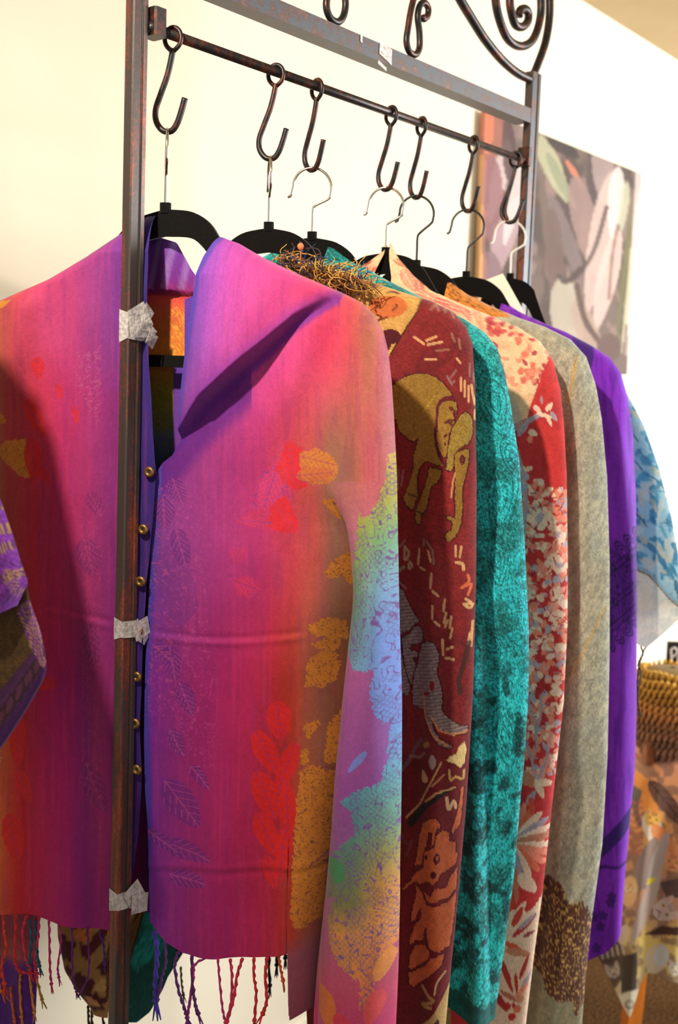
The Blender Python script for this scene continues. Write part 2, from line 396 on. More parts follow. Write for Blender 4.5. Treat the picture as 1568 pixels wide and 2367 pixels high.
# ------------------------------------------------------------------ hooks and hangers
HX = [400, 638, 733, 905, 975, 1095, 1193]
def rod_at(px):
    r = ray(px, 85 + (px-400)*0.3545); return CAM + r*((YR-.004-CAM[1])/r[1])
DE = [15, 15, 46, 43, 52, 52, 24]
HOOKN = ['closest to the taped post', 'second from the taped post', 'third from the taped post', 'fourth along the rod', 'fifth along the rod', 'second from the far post', 'pressed against the far post']
NECK = [(380, 488), (622, 531), (725, 553), (896, 588), (968, 617), (1079, 641), (1186, 646)]
hooks = []
for i, px in enumerate(HX):
    c = rod_at(px); c = np.array([c[0], YR-.004, ZR]); d = math.radians(DE[i]); h = RH*math.cos(d) - FH*math.sin(d)
    e = thing('s_hook', c, 'dark bronze wrought S hook on the rod, ' + HOOKN[i], 'hook', 'S hooks on the hanging rod')
    L = lambda a, b: c + h*a*0.001 - EZ*b*0.001
    ring = [L(-.6, 17)] + [L(9.6*math.sin(t), 3.3 - 11.5*math.cos(t)) for t in np.linspace(-2.55, 2.55, 22)] + [L(.6, 17)]
    v, f = tube(ring, .0026, 8); new_obj('eye_loop', v, f, M_iron, e)
    sh = [L(0, 14), L(-1.5, 24), L(-6, 42), (L(-13, 60)), L(-19, 77), L(-18, 90), L(-10, 99.5), L(0, 100), L(6.5, 92), L(11, 80), L(15, 66)]
    v, f = tube(smooth_path(sh, 5), .0034, 10); new_obj('shank', v, f, M_iron, e)
    hooks.append(L(-5, 97))
    if i == 6:
        v, f = tube(smooth_path([L(0, 12), L(-3, 34), L(-10, 62), L(-13, 84), L(-8, 98)], 5), .0026, 8); new_obj('second_wire', v, f, M_iron, e)
YAW = math.radians(14)
AX = RH*math.cos(YAW) - FH*math.sin(YAW); WX = -FH*math.cos(YAW) - RH*math.sin(YAW)
WIRE = [(M_chrome, 'chrome', 80), (M_chrome, 'chrome', 82), (M_chrome, 'chrome', 8), (M_chrome, 'chrome', 12), (M_blackwire, 'black', 12), (M_blackwire, 'black', 8), (M_whitewire, 'white', 8)]
WHO = ['pink and purple', 'maroon elephant', 'teal', 'coral and red floral', 'grey wool', 'plain violet', 'pale blue']
def make_hanger(neck, hook_pt, wmat, wname, yaw, who, k, ka=1.0, kv=1.0, tilt=0.0):
    e = thing('hanger', neck, 'black velvet hanger with %s wire hook holding the %s shawl jacket' % (wname, who), 'hanger', 'velvet hangers')
    o = np.array(neck, float)
    Q = lambda a, v, w=0: o + AX*a*ka - EZ*(v*(kv if v > .02 else 1) - a*tilt) + WX*w
    up = [(0, -.001), (.012, 0), (.035, .005), (.055, .018), (.068, .036), (.082, .056), (.10, .072), (.14, .091), (.185, .112), (.205, .128)]
    lo = [(.200, .140), (.16, .124), (.12, .107), (.088, .088), (.066, .068), (.05, .046), (.032, .032), (0, .027)]
    up = [tuple(q) for q in smooth_path(up, 4)]; lo = [tuple(q) for q in smooth_path(lo, 4)]; half = up+lo; outline = half + [(-a, v) for a, v in half[::-1][1:-1]]
    v, f = extrude([Q(a, vv, -.0028) for a, vv in outline], WX*.0056)
    new_obj('shoulder_arm', v, f, M_velvet, e, False)
    v, f = box(Q(0, .163), AX, WX, EZ, .185, .0028, .0065); new_obj('trouser_bar', v, f, M_velvet, e, False)
    for s in (-1, 1):
        v, f = tube([Q(.193*s, .13), Q(.194*s, .15), Q(.183*s, .163)], .0045, 6); new_obj('bar_end', v, f, M_velvet, e)
    v, f = box(Q(0, -.0035), AX, WX, EZ, .0058, .0040, .0055, .0018); new_obj('collar_cap', v, f, M_velvet, e, False)
    top = hook_pt[2]-.0005; d = math.radians(yaw); hd = RH*math.cos(d) - FH*math.sin(d)
    H = top - o[2]; r = .0245
    S = np.array([hook_pt[0], hook_pt[1], 0]); O2 = np.array([o[0], o[1], 0])
    def wq(a, z):
        t = np.clip(z/H, 0, 1)**1.5; b = O2*(1-t)+S*t; return b + hd*a + EZ*(o[2]+z)
    pts = [wq(0, -.004), wq(.0005, H*.25), wq(.001, H*.40), wq(.004, H*.47)] + [wq(r*math.sin(t)+.0, H - r - .0005 + r*math.cos(t)) for t in np.linspace(2.15, -1.55, 14)] + [wq(-r-.003, H-r-.010), wq(-r-.007, H-r-.012)]
    v, f = tube(smooth_path(pts, 4), .0017, 8); new_obj('wire_hook', v, f, wmat, e)
    return e
NP = [RP(*n) for n in NECK]
for i in range(7):
    n = NP[i].copy(); n[0] = hooks[i][0]*.5+n[0]*.5
    NP[i] = n
    make_hanger(n, hooks[i], WIRE[i][0], WIRE[i][1], WIRE[i][2], WHO[i], i, .72 if i == 6 else .95, 1.2 if i == 6 else 1.0, .10 if i == 0 else 0)

# ------------------------------------------------------------------ garments
class G:
    """a garment hung on a hanger: flat layout of the cloth plane and its 3-D placement"""
    def __init__(s, neck): s.o = np.array(neck, float)
    def loc(s, px, py):
        px = np.asarray(px, float); py = np.asarray(py, float)
        d = np.stack([(px-W_/2)/F_, -(py-H_/2)/F_, -np.ones_like(px)], -1) @ RW.T
        t = np.dot(s.o-CAM, WX)/(d @ WX); p = CAM + d*t[..., None]-s.o
        return p @ AX, -(p @ EZ)
    def pt(s, px, py, w=0.0):
        a, v = s.loc(px, py); return s.o + a[..., None]*AX - v[..., None]*EZ + np.asarray(w)[..., None]*WX
def tab(pts):
    p = np.array(sorted(pts, key=lambda q: q[0]), float); return lambda x: np.interp(x, p[:, 0], p[:, 1])
def tab_y(pts):
    p = np.array(sorted(pts, key=lambda q: q[1]), float); return lambda y: np.interp(y, p[:, 1], p[:, 0])
def panel(g, name, parent, mat, Rp, Ip, ymax, hem, paint, T=.02, gain=1.0, nr=300, sv=0.0, n0=10, n1=100, nb=10, yk=1850, wf=None, Ib=None, fold=None, re=60, ytop=None, backw=1.0):
    R, I = tab_y(Rp), tab_y(Ip)
    y0 = min(p[1] for p in Rp) if ytop is None else ytop
    t = np.linspace(0, 1, nr); ys = y0 + (ymax-y0)*(0.25*t**2+0.75*t)
    s = np.concatenate([np.linspace(0, sv, n0, endpoint=False), sv + (1-sv)*np.sin(np.linspace(0, np.pi/2, n1))**1.15]) if sv > 0 else np.linspace(0, 1, n1)**0.9
    Y, S = np.meshgrid(ys, s, indexing='ij'); Rv, Iv = R(Y), I(Y)
    X = Iv + (Rv-Iv)*S
    Tv = T*np.sqrt(np.clip((Y-y0)/90.0, 0, 1))
    edge = lambda s_, span: np.sqrt(np.clip(1-(1-np.clip((1-s_)*np.abs(span)/re, 0, 1))**2, 0, 1))
    Wd = Tv*edge(S, Rv-Iv); L = np.zeros_like(S)
    if fold is not None: X, Wd, L = fold(X, Y, S, Rv, Iv, Wd, Tv)
    Yf = np.where(Y > yk, yk + (Y-yk)*(hem(X, S)-yk)/(ymax-yk), Y)
    if wf is not None: Wd = Wd + wf(X, Yf, S)
    sb = np.linspace(1, 0, nb+1)[1:]; Yb, Sb = np.meshgrid(ys, sb, indexing='ij'); Rb = R(Yb); Ibv = (Ib or I)(Yb) if callable(Ib or I) else I(Yb)
    Xb = Ibv + (Rb-Ibv)*Sb; Tb = T*np.sqrt(np.clip((Yb-y0)/90.0, 0, 1))
    Wb = -Tb*edge(Sb, Rb-Ibv)*backw
    Yfb = np.where(Yb > yk, yk + (Yb-yk)*(hem(Xb, np.full_like(Sb, -1.0))-yk)/(ymax-yk), Yb)
    if fold is not None: Yfb[:, 0] = Yf[:, -1]
    XX = np.hstack([X, Xb]); YY = np.hstack([Yf, Yfb]); WW = np.hstack([Wd, Wb]); LL = np.hstack([L, np.full_like(Xb, -1.0)])
    V = g.pt(XX, YY, WW).reshape(-1, 3)
    col = paint(XX.ravel(), YY.ravel(), LL.ravel())
    return new_obj(name, V, grid_faces(nr, XX.shape[1]), mat, parent, True, lin(np.clip(col, 0, 255))*GAIN*gain, True)
GAIN = 0.86
def cord(g, parent, pts, w, r, col, name='tassel'):
    p = smooth_path([g.pt(np.float64(x), np.float64(y), np.float64(w)) for x, y in pts], 7)
    n = len(p); k = np.arange(n); rr = r*(1+.28*np.sin(k*2.1))
    tw = np.stack([np.cos(k*1.9), np.zeros(n), np.sin(k*1.9)], 1)*r*.35
    parts = [tube(p+tw, rr, 6)]
    e = p[-1]; dirv = p[-1]-p[-3]; dirv /= np.linalg.norm(dirv)+1e-9
    parts.append(tube([e-dirv*r, e, e+dirv*r], [r*1.2, r*1.7, r*1.2], 6))
    for q in range(4):
        o = np.array([random.uniform(-1, 1), random.uniform(-1, 1), 0])*r*2.2
        parts.append(tube([e, e+dirv*r*4+o*.5, e+dirv*r*8+o], [r*.6, r*.5, r*.25], 4))
    v, f = join(parts)
    c = np.array(col, float)*(1+.18*np.sin(np.arange(len(v))*1.3))[:, None]
    return new_obj(name, v, f, M_wool, parent, True, lin(np.clip(c, 0, 255))*GAIN, True)
def const(y): return lambda x, s: np.full_like(x, float(y))

# ------------------------------------------------------------------ pink shawl jacket
g1 = G(NP[0])
pink = thing('shawl_jacket', NP[0], 'pink and purple ombre shawl jacket with brass buttons, nearest on the rack', 'jacket', 'shawl jackets on the rack')
def mass(p, pts, col, al=.9, line=None, seed=1, jag=7, sc=12):
    m = p.poly(pts, col, al, jag=jag)
    if line is not None: p.scrib(m, line, sc*.8, 28, .4, .9, seed)
    return m
E_edge = tab_y([(880, 1000), (862, 1180), (832, 1300), (815, 1450), (800, 1600), (777, 1850), (755, 2150), (736, 2367), (725, 2520)])
def pink_right_color(x, y, L):
    base = np.zeros((len(x), 3))
    xs = x + 10*(vn(x/60, y/260, 4)-.5)
    hi = stops(xs, [(440, (104, 62, 176)), (490, (146, 78, 196)), (545, (186, 78, 180)), (620, (214, 74, 158)), (700, (226, 72, 140)), (770, (236, 66, 104)), (825, (216, 84, 88)), (862, (190, 112, 88)), (885, (214, 120, 110)), (912, (226, 116, 150))])
    mid = stops(xs, [(360, (86, 60, 168)), (385, (128, 62, 160)), (430, (156, 62, 150)), (520, (176, 56, 138)), (620, (196, 52, 118)), (690, (212, 66, 86)), (735, (204, 88, 78)), (775, (168, 116, 92)), (825, (176, 108, 84)), (865, (220, 104, 110)), (900, (216, 128, 130))])
    low = stops(xs, [(358, (78, 46, 168)), (372, (150, 46, 178)), (410, (166, 46, 156)), (470, (186, 40, 132)), (540, (206, 36, 118)), (600, (212, 36, 96)), (650, (214, 38, 62)), (690, (206, 62, 40)), (715, (196, 100, 66)), (750, (176, 104, 80)), (800, (150, 84, 50))])
    t1 = sm(y, 780, 1080)[:, None]; t2 = sm(y, 1250, 1600)[:, None]
    base = hi*(1-t1)+mid*t1; base = base*(1-t2)+low*.9*t2  # lower stops darkened to paint in the spot's falloff
    p = Pat(x, y, base)
    p.mix(sm(fbm(x/9, y/120, 21, 3), .52, .7), (120, 40, 130), .13)
    p.mix(sm(fbm(x/7, y/200, 31, 3), .55, .75), (236, 80, 130), .14)
    body = L < .5
    # edging along the front opening
    p.mix(sm(-np.abs(x-tab_y([(515, 555), (478, 640), (447, 940), (440, 1020), (395, 1070), (376, 1200), (360, 1500), (358, 2100)])(y)), -16, -4), (76, 66, 176), .7)
    # shawl collar: violet lower edge, and the shadow it casts painted below
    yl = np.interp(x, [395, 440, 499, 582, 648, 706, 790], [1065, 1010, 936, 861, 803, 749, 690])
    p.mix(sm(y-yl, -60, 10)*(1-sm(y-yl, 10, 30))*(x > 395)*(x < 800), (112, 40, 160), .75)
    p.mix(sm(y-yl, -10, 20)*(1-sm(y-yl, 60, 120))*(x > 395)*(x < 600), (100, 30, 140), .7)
    # woven flowers, tone on tone
    mg, rd, og = (224, 60, 118), (238, 44, 52), (226, 138, 58)
    mass(p, [(600, 1180), (612, 1100), (650, 1070), (668, 1040), (700, 1035), (722, 1060), (700, 1110), (690, 1150), (660, 1170), (640, 1200)], mg, .5, (150, 60, 150), 5)
    mass(p, [(672, 1030), (718, 1032), (712, 1080), (726, 1120), (700, 1130), (668, 1110), (650, 1150), (656, 1075)], rd, .9, (180, 70, 120), 7)
    mass(p, [(704, 1046), (750, 1032), (782, 1052), (798, 1082), (780, 1112), (740, 1118), (712, 1104)], og, .8, (190, 84, 92), 9)
    mass(p, [(560, 1200), (620, 1165), (672, 1140), (706, 1205), (700, 1228), (640, 1222), (580, 1205)], (226, 56, 92), .55, (190, 60, 130), 11)
    mass(p, [(652, 1160), (676, 1140), (706, 1212), (690, 1226), (655, 1222), (632, 1205)], rd, .8, None)
    mass(p, [(560, 1330), (600, 1322), (618, 1345), (596, 1370), (566, 1365)], (226, 52, 96), .6, (180, 50, 120), 13)
    mass(p, [(548, 1262), (588, 1254), (592, 1285), (560, 1296)], (214, 56, 110), .5)
    # orange and brown leaves before the sleeve
    b_ = body & (L > -.5)
    for pts in ([(754, 1152), (800, 1150), (832, 1170), (836, 1225), (812, 1212), (780, 1190)], [(758, 1318), (776, 1290), (830, 1268), (828, 1350), (800, 1350), (792, 1335), (766, 1332)],
                [(722, 1436), (760, 1422), (780, 1428), (800, 1440), (800, 1480), (770, 1470), (742, 1462)], [(735, 1478), (790, 1462), (782, 1500), (740, 1492)],
                [(722, 1528), (730, 1510), (772, 1488), (786, 1540), (776, 1572), (750, 1584), (718, 1574)], [(712, 1668), (740, 1655), (746, 1668), (722, 1700)], [(760, 1672), (790, 1640), (792, 1770), (752, 1760)],
                [(708, 1720), (722, 1718), (724, 1760), (706, 1752)], [(704, 1770), (730, 1760), (776, 1785), (772, 1840), (726, 1840), (700, 1910)],
                [(696, 1830), (740, 1836), (772, 1850), (768, 1960), (726, 1980), (690, 2050)], [(690, 2040), (720, 1990), (752, 1980), (748, 2120), (700, 2130), (686, 2100)]):
        m = p.poly(pts, None, jag=7) & b_ & (L > -.9); p.mix(m, (218, 132, 42), .92); p.scrib(m, (120, 66, 70), 9, 24, .3, .8, 3)
    for (cx, cy, l, w, a, c, vn_) in ((752, 1062, 84, 22, .25, og, (186, 84, 96)), (742, 1092, 86, 20, -.1, (222, 120, 60), (186, 84, 96)), (690, 1060, 90, 22, 1.5, rd, (190, 60, 110)), (672, 1185, 84, 28, 1.0, rd, (196, 60, 110)), (640, 1130, 90, 30, 1.9, (226, 66, 120), (160, 60, 150)), (610, 1200, 70, 16, .1, (222, 60, 110), (170, 60, 140)), (590, 1345, 60, 18, .4, (222, 54, 104), (170, 50, 130))):
        p.leaf(cx, cy, l, w, a, c, .8, vn_)
    # red plume near the lower middle
    for (cx, cy, l, w, a) in ((662, 1650, 90, 30, 1.45), (634, 1720, 110, 28, 1.15), (676, 1760, 120, 24, 1.9), (632, 1820, 120, 30, 1.25), (678, 1860, 130, 24, 1.55), (632, 1910, 110, 28, 1.2), (668, 1950, 110, 24, 1.7), (640, 2000, 80, 20, 1.3)):
        p.leaf(cx, cy, l, w, a, (236, 34, 26), .85, (178, 44, 104))
    # violet leaf drawing near the opening
    m = mass(p, [(372, 1290), (420, 1240), (455, 1260), (470, 1330), (480, 1400), (440, 1440), (400, 1400)], (122, 52, 142), .35)
    reg = p.poly([(365, 1120), (450, 1110), (490, 1200), (500, 1420), (520, 1560), (520, 1760), (470, 1760), (430, 1640), (365, 1640)], None)
    p.scrib(reg, (206, 82, 150), 15, 24, .2, .6, 8)
    for (cx, cy, l, w, a) in ((430, 1130, 60, 24, 1.2), (400, 1180, 70, 30, 1.5), (440, 1260, 90, 26, 1.3), (420, 1520, 80, 26, 1.4), (450, 1600, 80, 26, 1.2), (440, 1840, 130, 40, .95), (400, 1500, 60, 20, .7), (430, 1700, 70, 20, 1.1), (450, 1945, 120, 26, .35), (455, 2010, 90, 24, .25), (480, 1780, 70, 16, .9), (395, 1925, 90, 18, .6)):
        p.leaf(cx, cy, l, w, a, (108, 38, 134), .5, (190, 76, 150))
    p.mix(sm(y, 2130, 2200)*(x > 676)*(L < .5), (160, 86, 116), .85)
    # sleeve fold with the painted-garden border
    sl = L > .5
    xe = E_edge(y)
    sb = stops(y, [(1000, (214, 112, 116)), (1150, (196, 108, 124)), (1300, (172, 112, 140)), (1500, (176, 92, 160)), (1650, (166, 84, 166)), (1800, (160, 82, 172)), (1980, (150, 92, 158)), (2120, (180, 100, 140)), (2250, (212, 84, 120)), (2400, (216, 50, 130))])
    k = (sl | (x > xe+14)) * sm(y, 1000, 1240); p.mix(k, sb, .92)
    p.mix(sm(x, 850, 930)*sl*sm(y, 1300, 1500)*(1-sm(y, 1750, 1900)), (150, 120, 220), .5)
    m = p.poly([(906, 1045), (897, 1120), (880, 1165), (858, 1195), (842, 1178), (838, 1260), (822, 1330), (802, 1400), (806, 1480), (835, 1530), (882, 1530), (872, 1580), (884, 1640), (908, 1660), (905, 1740), (893, 1790), (850, 1800), (802, 1826), (830, 1850), (836, 1900),
                (772, 1960), (765, 2060), (792, 2048), (768, 2100), (775, 2150), (800, 2200), (850, 2226), (852, 2290), (868, 2292), (884, 2230), (935, 2140), (950, 1500), (950, 1045)], None, jag=9) & (sl | (x > xe+14))
    rgt = stops(y, [(1045, (222, 196, 96)), (1150, (186, 190, 84)), (1240, (130, 198, 140)), (1340, (128, 190, 226)), (1450, (122, 168, 246)), (1620, (124, 168, 250)), (1720, (116, 180, 238)), (1800, (108, 196, 196)), (1880, (120, 186, 150)), (1950, (176, 176, 92)), (2030, (240, 172, 84)), (2120, (248, 168, 86)), (2200, (240, 140, 70)), (2290, (236, 90, 90))])
    lft = stops(y, [(1045, (210, 186, 84)), (1200, (164, 160, 64)), (1300, (120, 158, 70)), (1400, (84, 144, 96)), (1520, (100, 170, 180)), (1620, (110, 150, 230)), (1800, (92, 170, 190)), (1880, (80, 150, 150)), (1960, (96, 146, 96)), (2060, (120, 130, 70)), (2130, (222, 150, 70)), (2250, (240, 150, 64))])
    tt = sm(x, 820, 905)[:, None]; gc = lft*(1-tt)+rgt*tt
    p.c = np.where(m[:, None], gc*.9+p.c*.1, p.c)
    p.scrib(m, (128, 80, 158), 24, 26, .3, .85, 12)
    h = m & (fbm(x/40, y/40, 5, 2) > .5); lat = (np.abs(((x+y) % 13)-2) < 2) | (np.abs(((x-y) % 13)-2) < 2); p.mix(h & lat, (110, 96, 150), .35)
    for (cx, cy, l, w, a, c) in ((765, 2300, 90, 34, 1.3, (232, 128, 52)), (812, 2330, 60, 22, .6, (226, 60, 80)), (880, 2290, 80, 24, 1.9, (238, 90, 90)), (900, 2200, 70, 22, 2.0, (244, 160, 80)), (790, 1990, 60, 26, 1.1, (70, 140, 90)), (845, 1735, 60, 10, 2.3, (120, 150, 230))):
        mm = p.leaf(cx, cy, l, w, a, None) & sl; p.mix(mm, c, .85)
    p.grain(.10); return p.c
def pink_fold(X, Y, S, R, I, Wd, T):
    k = sm(Y, 1080, 1420); E = E_edge(Y); s1, s2 = .70, .76
    xa = np.minimum(R-18, E+52)
    f1 = I + (xa-I)*np.clip(S/s1, 0, 1)
    f2 = xa + (E-xa)*np.clip((S-s1)/(s2-s1), 0, 1)
    f3 = E + (R-E)*np.clip((S-s2)/(1-s2), 0, 1)
    xf = np.where(S < s1, f1, np.where(S < s2, f2, f3)); X2 = X*(1-k)+xf*k
    u3 = np.clip((S-s2)/(1-s2), 0, 1)
    d = np.clip((R-X2)/60, 0, 1); ed = np.sqrt(np.clip(1-(1-d)**2, 0, 1))
    w1 = T - .058*sm(S/s1, .70, 1.0)
    w2 = (T-.058) + .040*np.clip((S-s1)/(s2-s1), 0, 1)
    w3 = T*ed + .012*np.sin(np.pi*np.clip(u3, 0, 1))*ed - .018*(1-np.sqrt(np.clip(u3/.16, 0, 1)))*(u3 < .16)
    wf = np.where(S < s1, w1, np.where(S < s2, w2, w3)); return X2, Wd*(1-k)+wf*k, (S >= s2-.03)*1.0*(k > .02)
hem_r = tab([(355, 2095), (372, 2112), (400, 2150), (440, 2178), (520, 2192), (600, 2192), (680, 2180)])
def pink_hem(x, s):
    h = np.where(s < .70, np.where(x < 681, hem_r(x), 2335.0), np.where(s < .76, 2345.0, 2520.0))
    return np.where(s < 0, np.where(x < 690, 2120.0, 2300.0), h)
def pink_wf(x, y, s):
    yl = np.interp(x, [395, 440, 499, 582, 648, 706, 790], [1065, 1010, 936, 861, 803, 749, 690])
    Hh = np.interp(x, [395, 440, 510, 600, 700, 800], [0, .012, .034, .034, .018, 0])
    d = yl-y
    w = Hh*sm(d, -6, 20)*(1-.75*sm(d, 60, 330))
    w += .005*np.sin((x-480+.25*(y-1100))/34.0)*sm(y, 1250, 1700)*sm(x, 420, 520)
    w += .0035*(fbm(x/90, y/160, 40, 2)-.5)*2
    yc = 1462+8*np.sin(x/70)
    w += (-.0011*np.exp(-((y-yc+6)/8)**2)+.0013*np.exp(-((y-yc-6)/8)**2))*(s < .7)*sm(x, 360, 400)*(1-sm(x, 690, 730))
    w += (.0010*np.exp(-((y-1972-.02*x)/10)**2)-.0010*np.exp(-((y-1986-.02*x)/10)**2))*(s < .7)
    w += .006*np.exp(-((x-760-(y-700)*-.35)/38)**2)*sm(y, 690, 760)*(1-sm(y, 900, 1050))
    return w
pinkR = [(520, 551), (560, 566), (620, 600), (705, 640), (790, 676), (838, 700), (868, 730), (886, 765), (897, 810), (906, 880), (912, 980), (918, 1100), (922, 1300), (928, 1600), (929, 1900), (924, 2200), (916, 2367), (908, 2520)]
pinkI = [(514, 551), (490, 600), (478, 640), (470, 700), (462, 780), (453, 860), (447, 940), (441, 1015), (420, 1050), (397, 1068), (383, 1090), (374, 1200), (365, 1350), (359, 1500), (356, 1700), (357, 1900), (361, 2050), (368, 2520)]
pinkIb = tab_y([(514, 551), (482, 652), (380, 700), (380, 2520)])
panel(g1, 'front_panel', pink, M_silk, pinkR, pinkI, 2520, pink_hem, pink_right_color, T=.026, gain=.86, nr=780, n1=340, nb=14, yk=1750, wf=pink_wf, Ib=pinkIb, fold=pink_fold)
def pink_left_color(x, y, L):
    xs = x + 10*(vn(x/60, y/260, 14)-.5)
    hi = stops(xs, [(-110, (176, 116, 70)), (0, (196, 122, 72)), (30, (200, 96, 78)), (75, (216, 76, 92)), (130, (214, 72, 122)), (200, (190, 66, 130)), (260, (150, 58, 140)), (315, (120, 50, 150)), (330, (52, 32, 112)), (365, (50, 34, 120))])
    mid = stops(xs, [(-110, (180, 120, 80)), (25, (190, 116, 84)), (45, (198, 76, 70)), (110, (214, 54, 78)), (170, (204, 50, 112)), (240, (178, 52, 122)), (300, (140, 44, 130)), (330, (58, 30, 112)), (365, (52, 34, 120))])
    low = stops(xs, [(-110, (210, 140, 70)), (0, (224, 150, 72)), (35, (226, 104, 52)), (75, (204, 36, 46)), (110, (204, 34, 84)), (180, (192, 34, 116)), (225, (150, 36, 126)), (262, (176, 46, 120)), (310, (150, 40, 130)), (330, (60, 28, 118)), (365, (50, 32, 122))])
    t1 = sm(y, 760, 950)[:, None]; t2 = sm(y, 1350, 1650)[:, None]
    b = hi*(1-t1)+mid*t1; b = b*(1-t2)+low*t2; p = Pat(x, y, b)
    p.mix(sm(fbm(x/8, y/120, 61, 3), .52, .7), (120, 40, 130), .15); p.mix(sm(fbm(x/7, y/200, 71, 3), .55, .75), (240, 70, 120), .2)
    og = (224, 150, 52)
    for pts in ([(0, 715), (20, 700), (60, 700), (40, 716), (18, 722), (0, 726)], [(-20, 800), (18, 800), (27, 812), (24, 830), (10, 850), (-4, 862), (-30, 850)], [(-10, 915), (12, 930), (40, 960), (47, 976), (-10, 980)],
                [(25, 1040), (45, 1016), (90, 1012), (100, 1060), (104, 1100), (75, 1096), (50, 1070)]):
        m = p.poly(pts, og, .92, jag=4); p.scrib(m, (176, 84, 60), 8, 20, .3, .5, 4)
    for (cx, cy, l, w, a) in ((112, 965, 96, 20, 1.1), (108, 1060, 100, 24, 1.5), (132, 1095, 50, 12, 1.0), (118, 852, 50, 15, 1.6), (60, 1915, 110, 26, 1.4), (84, 1800, 80, 20, 1.2), (66, 1690, 130, 26, 1.5), (118, 1560, 80, 26, .2), (165, 905, 40, 8, 1.2), (205, 960, 44, 8, 1.4)):
        p.leaf(cx, cy, l, w, a, (236, 44, 36), .8, (196, 50, 96))
    for pts in ([(-20, 1700), (20, 1660), (30, 1740), (26, 1830), (-20, 1840)], [(-20, 1850), (20, 1850), (24, 1960), (-20, 1990)]):
        m = p.poly(pts, (232, 158, 80), .9, jag=8); p.scrib(m, (150, 90, 90), 11, 22, .25, .7, 6)
    for (cx, cy, l, w, a) in ((235, 1280, 90, 34, 1.3), (240, 1480, 100, 26, 1.4), (245, 1800, 120, 30, 1.2), (250, 1160, 60, 20, 1.1)): p.leaf(cx, cy, l, w, a, (130, 40, 120), .5, (196, 70, 130))
    rg = p.poly([(195, 820), (262, 800), (262, 1000), (210, 900)], None); p.scrib(rg, (212, 120, 150), 9, 24, .25, .5, 6)
    rg = p.poly([(215, 1200), (262, 1180), (262, 1950), (215, 1800)], None); p.scrib(rg, (206, 76, 130), 12, 22, .2, .5, 7)
    p.grain(.10); return p.c
pinkLR = [(345, 500), (320, 514), (272, 550), (205, 598), (120, 648), (40, 684), (0, 702), (-55, 735), (-90, 790), (-108, 900), (-114, 1200), (-118, 2000), (-118, 2150)]
pinkLI = [(366, 500), (370, 600), (368, 700), (372, 850), (382, 1000), (389, 1086), (380, 1200), (366, 1330), (360, 1450), (356, 1560), (352, 1660), (354, 1755), (348, 1900), (334, 2020), (318, 2150)]
hem_l = tab([(-120, 2075), (0, 2085), (60, 2086), (110, 2092), (180, 2112), (260, 2126), (340, 2140)])
def pink_lwf(x, y, s):
    w = .004*np.sin((x-.12*(y-900))/26.0)*sm(y, 1100, 1700)*(1-sm(x, 285, 315))
    w += .0035*(fbm(x/80, y/150, 44, 2)-.5)*2
    w += .010*np.exp(-((x-110-(y-620)*-.18)/30)**2)*sm(y, 660, 720)*(1-sm(y, 820, 960))
    w += .0025*sm(x, 322, 328)
    yc = 1400+.22*(x-150); w += (-.0012*np.exp(-((y-yc+6)/8)**2)+.0012*np.exp(-((y-yc-6)/8)**2))*sm(x, 120, 160)*(1-sm(x, 265, 300))
    return w
panel(g1, 'front_panel', pink, M_silk, pinkLR, pinkLI, 2150, lambda x, s: hem_l(x), pink_left_color, T=.030, gain=.9, nr=520, n1=190, nb=12, yk=1750, wf=pink_lwf,
      Ib=tab_y([(345, 500), (352, 520), (356, 560), (380, 640), (380, 2150)]))
# inside of the back, seen through the neck opening
def lining_color(x, y, L):
    p = Pat(x, y, stops(y, [(540, (112, 62, 160)), (640, (128, 50, 150)), (672, (150, 36, 110)), (682, (226, 74, 66)), (720, (214, 100, 56)), (824, (222, 132, 44)), (870, (168, 120, 30)), (920, (140, 132, 40)), (985, (120, 120, 80)), (1010, (96, 104, 130)), (1080, (60, 90, 130))]))
    p.mix(sm(np.abs(np.sin((x+.2*y)/11.0)), .6, .95)*(y < 665), (176, 150, 210), .5)
    m = (y > 705) & (y < 826) & (x > 374); p.scrib(m, (240, 164, 60), 9, 24, .5, .9, 3)
    m = (y > 862); p.scrib(m, (120, 100, 40), 12, 20, .5, .5, 9); p.grain(.15); return p.c
nx, ny = 50, 150
lx = np.linspace(322, 505, nx); lt = tab([(322, 540), (358, 545), (395, 556), (408, 585), (425, 618), (445, 642), (470, 652), (505, 655)])
LXg, TT = np.meshgrid(lx, np.linspace(0, 1, ny), indexing='xy'); LYg = lt(LXg) + (1120-lt(LXg))*TT
LW = -.016 + .004*np.sin(LXg/14)*(LYg < 670) - .008*sm(LYg, 668, 680) + .003*np.sin(LXg/40) - .004*sm(LYg, 820, 860)
o = new_obj('back_lining', g1.pt(LXg, LYg, LW).reshape(-1, 3), grid_faces(ny, nx), M_silk, pink, True, lin(np.clip(lining_color(LXg.ravel(), LYg.ravel(), None), 0, 255))*GAIN, True)
o['label'] = 'orange and olive inside of the back'
def side_color(x, y, L):
    p = Pat(x, y, stops(y, [(2000, (150, 60, 90)), (2190, (150, 66, 80)), (2235, (170, 84, 80)), (2260, (96, 40, 130)), (2500, (84, 40, 130))])); p.grain(.15); return p.c
sx, sy = np.meshgrid(np.linspace(-118, 58, 30), np.linspace(2010, 2480, 60)); sx = sx + (sy-2200)*-.03
new_obj('side_drape', g1.pt(sx, sy, -.028+.006*np.sin(sx/14)).reshape(-1, 3), grid_faces(60, 30), M_silk, pink, True, lin(side_color(sx.ravel(), sy.ravel(), None))*GAIN, True)
